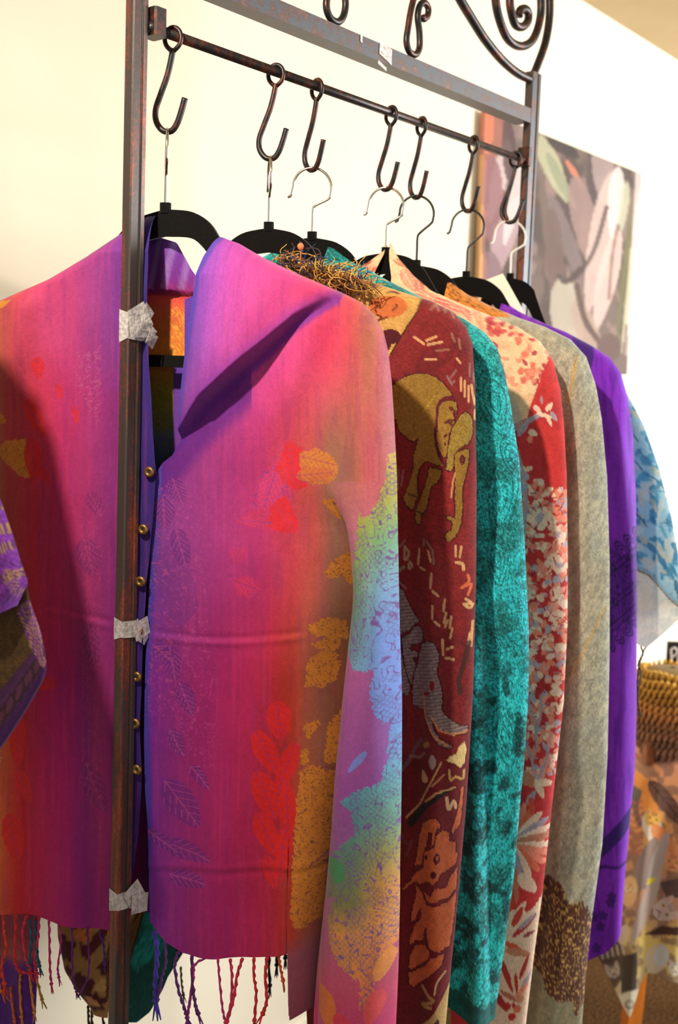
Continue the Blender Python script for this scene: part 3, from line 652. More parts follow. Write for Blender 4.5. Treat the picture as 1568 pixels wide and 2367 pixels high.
# brass buttons
prof = [(0, .0009), (.0012, .0009), (.0016, .0022), (.0030, .0034), (.0046, .0034), (.0058, .0024), (.0063, .0010), (.0060, 0)]
for (bx, by) in ((377, 1086), (363, 1215), (357, 1332), (351, 1443), (348, 1546), (344, 1651), (348, 1755)):
    c = g1.pt(np.float64(bx), np.float64(by), np.float64(.0365)); n = 20; V = []; ti = math.radians(8)
    A2 = AX*math.cos(ti)+WX*math.sin(ti)*.6; W2 = np.cross(A2, -EZ); W2 = W2 if np.dot(W2, WX) > 0 else -W2
    for (r, h) in prof:
        for k in range(n): V.append(c + A2*r*math.cos(2*math.pi*k/n) + EZ*r*math.sin(2*math.pi*k/n) + W2*h)
    Fb = [(i*n+k, i*n+(k+1) % n, (i+1)*n+(k+1) % n, (i+1)*n+k) for i in range(len(prof)-1) for k in range(n)] + [tuple(range((len(prof)-1)*n, len(prof)*n))]
    b = new_obj('button', V, Fb, M_brass, pink)
    v, f = tube([c+W2*.0006, c+W2*.0016], .0015, 8); new_obj('thread', v, f, M_thread, b)
RT = [([(378, 2128), (384, 2180), (380, 2240), (381, 2285)], (70, 52, 160), 1.6), ([(402, 2150), (404, 2200), (396, 2230), (390, 2262)], (96, 44, 120), .9), ([(432, 2176), (424, 2205), (432, 2260), (445, 2300), (452, 2325)], (96, 40, 110), 1), ([(462, 2182), (465, 2225), (459, 2280), (453, 2325)], (130, 40, 120), .9),
      ([(463, 2184), (464, 2240), (470, 2290), (477, 2315)], (92, 34, 100), 1.1), ([(496, 2188), (470, 2205), (466, 2240), (456, 2300)], (170, 50, 120), .8), ([(522, 2190), (526, 2240), (532, 2300), (539, 2335)], (190, 40, 110), .8), ([(550, 2191), (554, 2230), (552, 2290), (541, 2335)], (206, 40, 90), 1),
      ([(578, 2190), (566, 2228), (558, 2280), (543, 2332)], (214, 44, 76), 1), ([(604, 2189), (604, 2230), (609, 2270), (605, 2330)], (214, 40, 50), 1), ([(634, 2187), (630, 2230), (633, 2285), (624, 2315)], (210, 40, 44), 1.1), ([(660, 2183), (664, 2210), (670, 2240)], (206, 70, 40), .9)]
LT = [([(12, 2088), (22, 2125), (22, 2200), (30, 2250), (34, 2262)], (214, 106, 52), 1), ([(38, 2087), (40, 2125), (45, 2165), (34, 2205), (40, 2245)], (226, 70, 50), 1.1), ([(66, 2087), (66, 2140), (65, 2190), (74, 2215), (96, 2220)], (224, 44, 52), 1), ([(92, 2090), (82, 2125), (88, 2180), (98, 2212)], (222, 50, 80), 1),
      ([(120, 2093), (117, 2140), (110, 2190), (112, 2215)], (216, 40, 96), .9), ([(142, 2098), (143, 2150), (144, 2205), (147, 2245)], (200, 36, 106), .8), ([(164, 2104), (169, 2150), (162, 2205), (164, 2230)], (180, 40, 120), .7), ([(194, 2113), (195, 2180), (196, 2235), (204, 2262)], (110, 36, 116), .7),
      ([(228, 2118), (232, 2170), (231, 2225), (215, 2262)], (110, 36, 116), .7), ([(255, 2124), (266, 2160), (268, 2200)], (80, 40, 130), .7), ([(98, 2100), (102, 2150), (96, 2195)], (34, 92, 116), .9), ([(112, 2100), (112, 2150), (120, 2205)], (30, 84, 110), .9),
      ([(28, 2270), (26, 2300), (30, 2370)], (222, 130, 50), .9), ([(48, 2258), (52, 2300), (60, 2360)], (226, 140, 60), .9), ([(64, 2230), (66, 2280), (78, 2330)], (186, 140, 40), .9), ([(4, 2300), (8, 2340), (14, 2380)], (214, 100, 50), .9)]
for pts, c, k in RT: cord(g1, pink, pts, .026, .0018*k, c)
for pts, c, k in LT: cord(g1, pink, pts, .030 if pts[0][1] < 2130 else -.02, .0018*k, c)

# ------------------------------------------------------------------ maroon elephant jacket
def zm(ox, oy, sc, pts): return [(ox+x/sc, oy+y/sc) for x, y in pts]
g2 = G(NP[1])
ele = thing('shawl_jacket', NP[1], 'maroon shawl jacket woven with tan elephants, directly behind the pink one', 'jacket', 'shawl jackets on the rack')
def ele_color(x, y, L):
    p = Pat(x, y, (140, 44, 44))
    p.mix(sm(fbm(x/26, y/40, 3, 3), .45, .7), (110, 36, 42), .6); p.mix(sm(y, 1000, 1100)*(1-sm(y, 1350, 1500)), (172, 46, 44), .35)
    p.mix(vn(x/4, y/2.2, 61) > .5, (100, 22, 34), .35)
    Z = lambda pts: zm(890, 830, 5.504, pts)
    olive, dk = (160, 122, 52), (78, 22, 34)
    body = Z([(60, 380), (140, 350), (230, 280), (330, 220), (430, 195), (520, 190), (600, 205), (680, 240), (760, 300), (820, 370), (860, 420), (885, 470), (800, 480), (735, 515), (690, 600), (680, 700), (682, 800), (660, 950), (670, 1080), (700, 1200), (750, 1290), (795, 1345), (700, 1335), (600, 1290), (540, 1300), (480, 1360), (455, 1450), (450, 1600), (465, 1700), (440, 1760),
              (420, 1790), (400, 1850), (370, 1910), (330, 1880), (290, 1820), (260, 1760), (290, 1700), (330, 1600), (370, 1480), (400, 1350), (410, 1200), (440, 1080), (460, 990), (400, 1045), (330, 1000), (260, 940), (210, 860), (200, 770), (60, 740)])
    def fig(pts, c=olive, o=dk):
        q = list(pts)+[pts[0]]; p.line(q, 4.6, o); m = p.poly(pts, c, 1, jag=2); return m
    m = fig(body)
    m |= fig(Z([(600, 1360), (760, 1400), (740, 1500), (700, 1560), (640, 1590), (610, 1650), (590, 1780), (560, 1900), (500, 1960), (480, 2060), (450, 2090), (410, 2000), (430, 1900), (480, 1780), (530, 1650), (580, 1500)]))
    p.line(Z([(480, 1380), (450, 1500), (460, 1700)]), 4, dk); p.line(Z([(430, 1740), (330, 1700)]), 3, (60, 40, 30)); p.line(Z([(540, 1960), (450, 1920)]), 3, (60, 40, 30))
    m |= fig(Z([(720, 600), (780, 540), (870, 525), (925, 545), (945, 620), (940, 700), (915, 750), (905, 840), (880, 880), (850, 940), (840, 1000), (830, 1100), (820, 1220), (780, 1250), (730, 1160), (690, 1060), (690, 950), (710, 800), (705, 700)]))
    p.line(Z([(885, 480), (800, 490), (735, 530), (700, 610), (692, 760), (670, 950), (690, 1100), (740, 1240), (800, 1350)]), 5, (96, 30, 48))
    for (a, b, rx, ry, t) in ((875, 630, 46, 24, .7), (915, 690, 20, 50, 0), (850, 790, 62, 26, -.3), (880, 830, 30, 20, .3), (800, 970, 36, 16, -.8), (800, 1070, 12, 26, 0)): p.ell(890+a/5.504, 830+b/5.504, rx/5.504, ry/5.504, t, (92, 26, 40))
    m |= fig(Z([(1050, 670), (1110, 720), (1130, 800), (1130, 920), (1110, 1020), (1080, 1070), (1000, 1110), (940, 1170), (915, 1250), (905, 1350), (870, 1410), (820, 1400), (820, 1300), (840, 1150), (860, 1000), (890, 880), (950, 780), (1000, 700)]), (162, 136, 62))
    m |= fig(Z([(960, 1170), (1040, 1140), (1090, 1150), (1090, 1250), (1080, 1350), (1050, 1480), (1030, 1560), (1010, 1680), (1015, 1800), (1010, 1950), (1000, 2060), (970, 2150), (930, 2230), (880, 2280), (830, 2280), (805, 2230), (830, 2170), (880, 2160), (900, 2100), (890, 2040), (830, 2000), (820, 1970), (880, 1985), (930, 2000), (935, 1900), (925, 1750), (930, 1600), (930, 1450), (920, 1300), (920, 1220)]))
    p.ell(890+1015/5.504, 830+1270/5.504, 6.2, 11.5, 0, (92, 24, 44)); cream = (226, 178, 122)
    p.line(Z([(930, 1440), (900, 1550), (880, 1740)]), 3, cream, .8)
    p.line(Z([(510, 680), (590, 580), (670, 470)]), 2, (196, 160, 50), .8)
    p.mix(m & (vn(x/3, y/2, 62) > .5), (128, 92, 34), .45)
    def dashes(Zf, rows, w, c):
        for r in rows: p.line(Zf(r), w, c, .92)
    dashes(Z, [[(1035, 280), (1035, 480)], [(1080, 340), (1082, 540)], [(1112, 330), (1125, 430), (1155, 580)], [(560, 12), (690, 12)], [(940, 0), (980, 50)], [(1155, 650), (1155, 760)], [(990, 240), (990, 400)]], 4, cream)
    dashes(Z, [[(820, 220), (880, 330), (850, 260), (930, 150)], [(1090, 60), (1090, 220)], [(1135, 180), (1138, 280)], [(880, 310), (910, 280)], [(200, 1640), (210, 1400)], [(240, 1600), (270, 1400)]], 3, (150, 112, 112))
    Z4 = lambda pts: zm(900, 1240, 4.55, pts)
    grey = (158, 138, 130)
    for pts in ([(60, 460), (120, 500), (180, 560), (240, 700), (300, 800), (340, 860), (290, 890), (230, 960), (130, 1000), (60, 1000)], [(160, 1040), (240, 1000), (280, 930), (340, 910), (375, 950), (385, 1040), (360, 1090), (260, 1110), (230, 1160), (330, 1200), (320, 1240), (260, 1250), (300, 1310), (280, 1400), (260, 1540), (210, 1480), (180, 1300), (165, 1150)],
                [(60, 1100), (140, 1130), (190, 1400), (240, 1560), (220, 1640), (60, 1600)],
                [(400, 1080), (450, 1060), (510, 1090), (550, 1180), (550, 1260), (530, 1400), (560, 1480), (585, 1600), (590, 1680), (580, 1760), (620, 1830), (700, 1900), (780, 1950), (840, 1960), (835, 2030), (740, 2040), (640, 2010), (560, 1960), (510, 1900), (480, 1820), (500, 1960), (560, 2060), (690, 2150), (660, 2175), (560, 2120), (480, 2020), (420, 1900), (390, 1760), (380, 1780), (270, 1740), (265, 1600), (280, 1420), (330, 1300), (360, 1130)]):
        mm = fig(Z4(pts), grey, (86, 18, 26)); p.mix(mm & (np.sin(y*.78+x*.1) > .1), (84, 62, 66), .55)
    p.ell(900+485/4.55, 1240+1520/4.55, 5.5, 12, 0, (140, 30, 26)); p.line(Z4([(390, 1600), (410, 1850), (500, 2030), (640, 2140)]), 2.6, (226, 140, 96)); p.line(Z4([(480, 1840), (560, 1980), (700, 2035), (835, 2015)]), 2.6, (226, 150, 100)); p.line(Z4([(440, 1600), (400, 1620)]), 5, (130, 26, 30))
    dashes(Z4, [[(345, 110), (335, 270)], [(450, 120), (480, 230)], [(725, 80), (725, 190)], [(780, 90), (765, 195)], [(485, 350), (475, 500)], [(500, 535), (550, 590)], [(615, 630), (600, 750)], [(495, 690), (490, 815)], [(625, 770), (605, 870)], [(675, 810), (660, 930)], [(640, 850), (615, 920)], [(510, 850), (560, 900)], [(685, 940), (665, 1035)], [(590, 1050), (595, 1210)], [(635, 1150), (690, 1130)], [(620, 1240), (700, 1260)], [(860, 1000), (840, 1110)], [(885, 880), (870, 1140)], [(360, 300), (410, 320)]], 4.4, cream)
    dashes(Z4, [[(430, 20), (500, 110), (510, 260)], [(400, 0), (400, 70)], [(130, 100), (190, 20)], [(120, 450), (200, 520)]], 3, (150, 120, 116))
    p.curve(Z4([(730, 250), (790, 270), (800, 330)]), 6, cream); p.curve(Z4([(840, 390), (850, 460), (780, 520), (870, 490), (840, 600)]), 5, (226, 112, 72)); p.curve(Z4([(820, 640), (870, 690), (800, 690), (860, 740), (885, 700)]), 5, cream)
    p.curve(Z4([(180, 90), (230, 160), (190, 230), (180, 120)]), 5, (176, 146, 110)); p.curve(Z4([(240, 250), (265, 290), (235, 320), (225, 270)]), 4, (176, 146, 110)); p.curve(Z4([(130, 340), (180, 300)]), 6, (150, 120, 100))
    p.line(Z4([(850, 1100), (830, 1200), (790, 1350), (750, 1480), (770, 1600)]), 10, (64, 46, 44), .75)
    Z5 = lambda pts: zm(890, 1700, 3.548, pts)
    p.mix(sm(y, 1720, 1760), (112, 24, 32), .5); p.mix((vn(x/4, y/2.2, 63) > .5)*sm(y, 1720, 1760), (86, 18, 30), .3)
    p.line(Z5([(120, 300), (220, 170), (260, 80), (320, 0)]), 8, (120, 92, 96), .8); p.line(Z5([(220, 150), (300, 150), (350, 100)]), 5, (150, 120, 116), .8)
    p.poly(Z5([(200, 700), (215, 640), (290, 545), (360, 490), (460, 420), (590, 375), (600, 395), (500, 440), (390, 520), (300, 640), (250, 710)]), (44, 34, 34))
    p.line(Z5([(190, 640), (300, 530), (400, 340), (490, 170)]), 2.6, (214, 166, 110)); p.line(Z5([(360, 480), (450, 410), (590, 388)]), 3, (214, 166, 110)); p.line(Z5([(420, 350), (510, 270)]), 2.6, (200, 150, 100))
    p.poly(Z5([(620, 60), (670, 20), (680, 100), (665, 200), (630, 230), (600, 190), (530, 160), (560, 120), (600, 120)]), (236, 206, 140), 1, jag=2)
    p.ell(890+420/3.548, 1700+160/3.548, 8, 16, 0, (170, 146, 140)); p.curve(Z5([(340, 250), (370, 300), (345, 320), (340, 280)]), 7, (220, 172, 120)); p.curve(Z5([(550, 240), (560, 320), (600, 300), (650, 330), (660, 260)]), 4, (206, 166, 96)); p.curve(Z5([(530, 460), (545, 560), (580, 500), (600, 560)]), 6, (226, 184, 140)); p.line(Z5([(350, 40), (380, 20)]), 9, (170, 130, 70))
    orn, od = (206, 106, 62), (84, 20, 36)
    for pts in ([(430, 610), (470, 640), (480, 700), (460, 690), (440, 740), (430, 820), (410, 840), (420, 720), (390, 720), (370, 830), (345, 890), (330, 1000), (290, 1010), (265, 1030), (285, 930), (310, 760), (340, 670), (380, 625)],
                [(500, 725), (540, 750), (545, 830), (590, 850), (590, 930), (605, 960), (590, 1020), (560, 1050), (500, 1070), (470, 1090), (460, 1130), (420, 1155), (370, 1130), (300, 1180), (280, 1150), (250, 1160), (180, 1220), (150, 1230), (230, 1150), (270, 1080), (340, 1030), (350, 900), (400, 870), (440, 840), (450, 760)],
                [(340, 1220), (400, 1260), (430, 1200), (520, 1210), (540, 1140), (600, 1060), (590, 1230), (540, 1290), (440, 1300), (370, 1300)],
                [(270, 1190), (300, 1210), (330, 1250), (360, 1325), (440, 1345), (540, 1325), (590, 1270), (580, 1400), (560, 1560), (540, 1690), (460, 1715), (390, 1680), (370, 1600), (360, 1500), (340, 1560), (330, 1630), (260, 1650), (220, 1690), (215, 1650), (250, 1540), (320, 1440), (310, 1350), (260, 1480), (230, 1490), (250, 1350), (280, 1250)],
                [(260, 1690), (350, 1660), (390, 1710), (380, 1760), (320, 1820), (240, 1880), (205, 1880), (220, 1780)], [(400, 1760), (510, 1740), (480, 1830), (400, 1890), (310, 1970), (250, 2030), (215, 2000), (205, 1910), (250, 1900), (340, 1840)], [(640, 390), (655, 400), (640, 560), (625, 700), (570, 770), (560, 750), (610, 600)]):
        mm = fig(Z5(pts), orn, od); p.mix(mm & (vn((x+y)/2.5, (x-y)/8, 64) > .5), (178, 86, 50), .45)
    for (a, b, rx, ry) in ((365, 935, 15, 25), (450, 950, 24, 46), (425, 1080, 24, 30)): p.ell(890+a/3.548, 1700+b/3.548, rx/3.548, ry/3.548, 0, od)
    p.ell(890+455/3.548, 1700+945/3.548, 2.4, 5, 0, orn)
    p.curve(Z5([(330, 2000), (380, 2060), (420, 2100), (330, 2140), (400, 2150)]), 7, (176, 136, 80)); p.curve(Z5([(430, 2050), (450, 1960), (510, 1890)]), 3, (214, 180, 130)); p.curve(Z5([(160, 780), (200, 850), (240, 830), (200, 940)]), 5, (112, 74, 72), .6)
    mm = p.poly(Z5([(270, 2367), (430, 2200), (500, 2080), (560, 1960), (600, 2500), (200, 2500)]), (196, 160, 100)); p.mix(p.poly(Z5([(400, 2300), (460, 2250), (480, 2420), (390, 2420)]), None), (80, 24, 34))
    # gold collar border
    Zc = lambda pts: zm(820, 540, 3.267, pts)
    mm = p.poly([(600, 540)]+Zc([(120, 340), (250, 380), (400, 420), (530, 470), (500, 600), (430, 700), (300, 915)])+[(840, 900), (600, 900)], (214, 166, 92)); p.mix(mm & (vn(x/6, y/2.4, 65) > .5), (184, 134, 66), .45)
    p.ell(820+280/3.267, 540+560/3.267, 44, 26, .0, (206, 112, 60)); p.ell(820+300/3.267, 540+785/3.267, 24, 17, .1, (84, 24, 34)); p.ell(820+260/3.267, 540+850/3.267, 13, 14, 0, (84, 24, 34))
    p.line(Zc([(530, 480), (500, 600), (430, 700), (300, 915)]), 2, (46, 34, 24)); p.curve(Zc([(150, 540), (210, 525), (180, 580), (190, 600)]), 3, (110, 44, 30)); p.curve(Zc([(310, 590), (345, 560), (340, 545)]), 3, (110, 44, 30)); p.curve(Zc([(190, 620), (230, 640), (200, 665), (270, 640)]), 3, (110, 44, 30)); p.curve(Zc([(60, 400), (110, 430), (90, 390), (150, 430), (190, 405)]), 4, (110, 44, 36)); p.curve(Zc([(265, 460), (300, 445), (350, 460)]), 3, (120, 52, 36))
    dashes(Zc, [[(480, 790), (550, 840)], [(570, 815), (640, 785)], [(580, 845), (680, 825)]], 5, (222, 172, 116)); dashes(Zc, [[(600, 585), (640, 520)], [(625, 530), (655, 590)], [(690, 560), (700, 600)], [(740, 590), (760, 640)], [(750, 760), (770, 820)], [(800, 800), (810, 870)], [(640, 890), (730, 880)]], 4, (160, 110, 90))
    # far side, below the pink hem
    lf = x < 420
    p.mix(lf & (y > 2020), (168, 124, 70)); mm = p.poly([(150, 2030), (272, 2030), (262, 2150), (212, 2205)], None); p.mix(mm, (96, 28, 36)); mm = p.poly([(180, 2040), (262, 2040), (250, 2130), (212, 2170), (190, 2110)], None); p.mix(mm, (178, 130, 72)); p.ell(208, 2140, 17, 20, 0, (206, 120, 60)); p.ell(210, 2130, 5, 4, 0, (70, 22, 30)); p.ell(216, 2142, 5, 4, 0, (70, 22, 30))
    for (a, b, rx, ry) in ((160, 2180, 26, 34), (200, 2270, 40, 34), (238, 2300, 24, 16), (170, 2230, 16, 14), (262, 2220, 12, 22)): p.mix(p.flower(a, b, max(rx, ry), 5, .4, None) & lf, (84, 24, 36))
    p.ell(250, 2262, 20, 14, -.4, (196, 152, 92)); p.ell(228, 2300, 20, 8, .5, (204, 150, 96))
    p.grain(.16); return p.c
eR = [(705, 590), (780, 625), (860, 652), (940, 678), (1000, 697), (1050, 722), (1078, 755), (1092, 795), (1099, 900), (1103, 1100), (1100, 1350), (1095, 1600), (1079, 1850), (1061, 2050), (1038, 2300), (1032, 2367), (1020, 2520)]
eI = [(690, 590), (680, 700), (640, 900), (622, 1100), (622, 2520)]
panel(g2, 'front_panel', ele, M_wool, eR, eI, 2520, lambda x, s: np.where(x < 720, 2110.0, 2520.0), ele_color, T=.021, nr=640, sv=.52, n0=10, n1=130, nb=8, yk=1600, re=75,
      wf=lambda x, y, s: .006*np.exp(-((x-1006)/26)**2)*sm(y, 1000, 1300)-.008*(1-sm(x, 960, 1010))*sm(y, 1000, 1300)+.003*np.sin(y/90+x/40))
eLR = [(560, 590), (470, 630), (330, 690), (220, 740), (160, 800), (140, 900), (134, 1400), (130, 2000), (134, 2160), (150, 2240), (180, 2290), (212, 2330), (214, 2340)]
eLI = [(575, 590), (590, 700), (615, 900), (622, 1100), (622, 2340)]
panel(g2, 'front_panel', ele, M_wool, eLR, eLI, 2340, lambda x, s: np.where(x < 268, 2335.0-.0*x, np.interp(x, [268, 276, 290, 640], [2290, 2200, 2080, 2050])), ele_color, T=.02, nr=300, n1=60, nb=6, yk=1700)
for px, dx in ((204, 2), (212, 1), (236, 6), (258, -8)): cord(g2, ele, [(px, 2325), (px+dx*.3, 2350), (px+dx, 2390)], .0, .0018, (66, 40, 30))
# frayed fringe heaped on the collar
fr = []; fc = []
fg = np.random.default_rng(5)
pal = [(236, 184, 76), (224, 168, 64), (176, 112, 52), (60, 44, 50), (40, 60, 110), (236, 170, 84), (120, 66, 44), (214, 176, 86)]
for k in range(380):
    bx = fg.uniform(665, 862); by = np.interp(bx, [665, 760, 870], [612, 640, 672])+fg.normal(0, 10)
    L = fg.uniform(18, 66); an = fg.uniform(-2.9, -.2) if fg.random() < .55 else fg.uniform(.3, 2.8); cu = fg.uniform(-1.6, 1.6)
    pts = []
    for t in np.linspace(0, 1, 6):
        a2 = an + cu*t; pts.append((bx+L*t*math.cos(a2), by+L*t*math.sin(a2)*.8 - 10*t*(1-t)))
    w0 = fg.uniform(.0, .05)
    p3 = [g2.pt(np.float64(a), np.float64(b), np.float64(w0+.008*math.sin(i))) for i, (a, b) in enumerate(pts)]
    v, f = tube(p3, fg.uniform(.0004, .0008), 4, False); c = pal[int(fg.integers(len(pal)))] if not (700 < bx < 790 and by < 625) else pal[int(fg.choice([3, 4, 4, 2]))]
    fr.append((v, f)); fc += [c]*len(v)
v, f = join(fr); o = new_obj('frayed_fringe', v, f, M_wool, ele, True, lin(np.array(fc, float))*GAIN, True); o['kind'] = 'stuff'; o['label'] = 'frayed gold, brown and blue fringe threads'
kn = g2.pt(np.float64(722), np.float64(582), np.float64(.05)); v, f = tube([kn+EZ*.004, kn+EZ*.002, kn, kn-EZ*.003, kn-EZ*.005], [.001, .0035, .0042, .003, .001], 8)
v2, f2 = tube([kn-EZ*.004, kn-EZ*.022+AX*.001], .0005, 4); v, f = join([(v, f), (v2, f2)]); new_obj('fringe_knot', v, f, plain('orange_thread', (214, 120, 78), .9), ele)

# ------------------------------------------------------------------ teal jacket
g3 = G(NP[2])
teal = thing('shawl_jacket', NP[2], 'teal and black paisley shawl jacket between the elephant and coral ones', 'jacket', 'shawl jackets on the rack')
def teal_color(x, y, L):
    p = Pat(x, y, stops(y, [(700, (36, 150, 146)), (950, (34, 172, 182)), (1500, (32, 182, 194)), (2000, (28, 164, 170)), (2300, (26, 166, 166))]))
    p.mix(sm(fbm(x/45, y/45, 2, 4), .5, .66), (16, 92, 92), .75)
    al = np.ones(len(x), bool)
    p.scrib(al, (10, 54, 58), 7, 26, .5, .7, 5); p.scrib(al, (84, 214, 206), 5, 24, .4, .45, 15)
    for (cx, cy, l, w, a) in ((1150, 930, 160, 44, 1.3), (1165, 1150, 190, 40, 1.7), (1155, 1290, 120, 30, 1.5), (1190, 1060, 110, 28, 1.2), (1150, 1480, 90, 34, .4), (1170, 1700, 140, 36, 1.4), (1110, 1900, 120, 26, 1.6), (1110, 2150, 120, 30, 1.7), (1160, 2060, 130, 26, 1.9)):
        for sc in (1.0, .7, .35):
            m1 = p.leaf(cx, cy, l*sc, w*sc, a, None); m2 = p.leaf(cx, cy, l*sc-9, w*sc-4, a, None); p.mix(m1 & ~m2, (8, 46, 52), .45)
    p.mix(p.flower(1155, 1400, 26, 6, .2, None), (14, 70, 74), .5); p.scrib(p.flower(1155, 1400, 24, 6, .2, None), (60, 190, 180), 6, 20, .4, .7, 3)
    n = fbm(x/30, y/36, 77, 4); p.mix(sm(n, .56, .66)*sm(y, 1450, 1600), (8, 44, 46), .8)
    fine = vn(x/3, y/3, 8); p.mix(fine > .62, (8, 62, 66), .35); p.mix(fine < .3, (60, 190, 186), .3)
    hem = np.interp(x, [1000, 1040, 1140], [2215, 2262, 2318]); p.mix((y > hem) & (x > 500), (12, 66, 64), .8)
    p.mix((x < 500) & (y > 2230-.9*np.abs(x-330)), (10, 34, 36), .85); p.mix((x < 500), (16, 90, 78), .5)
    p.grain(.3); return p.c
tR = [(770, 572), (820, 605), (900, 650), (1000, 700), (1075, 738), (1120, 768), (1150, 805), (1168, 860), (1182, 940), (1200, 1060), (1214, 1250), (1222, 1450), (1222, 1600), (1213, 1750), (1200, 1880), (1186, 2050), (1166, 2200), (1143, 2367)]
tI = [(760, 572), (740, 700), (725, 1000), (725, 2380)]
def teal_wf(x, y, s):
    k = sm(y, 1350, 1560); e = np.interp(y, [1350, 1800, 2367], [1118, 1120, 1128])
    return k*(.012*np.exp(-((x-e+16)/18)**2) - .016*sm(x, e, e+7)*(1-.6*sm(x, e+40, e+95))) + .003*np.sin(y/70+x/30)
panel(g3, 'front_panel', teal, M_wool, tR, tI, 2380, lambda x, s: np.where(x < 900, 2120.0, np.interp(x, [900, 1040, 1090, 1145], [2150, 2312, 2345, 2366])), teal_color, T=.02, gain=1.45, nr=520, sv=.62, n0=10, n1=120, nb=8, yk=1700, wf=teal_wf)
tLR = [(650, 572), (560, 620), (420, 690), (320, 740), (270, 800), (256, 900), (252, 1500), (250, 2200), (252, 2360)]
tLI = [(665, 572), (690, 700), (725, 1000), (725, 2360)]
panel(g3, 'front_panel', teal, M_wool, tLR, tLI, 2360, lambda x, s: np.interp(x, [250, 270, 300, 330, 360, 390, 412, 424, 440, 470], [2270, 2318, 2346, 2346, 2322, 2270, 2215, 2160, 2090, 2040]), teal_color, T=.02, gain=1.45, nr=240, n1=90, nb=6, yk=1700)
for px, dx in ((618, 6), (640, 0), (662, -2)): cord(g3, teal, [(px, 2100), (px+dx*.4, 2180), (px+dx, 2230+dx*8)], .0, .0022, (22, 22, 26))
cord(g3, teal, [(418, 2235), (420, 2270), (424, 2300)], .0, .0016, (70, 60, 30))

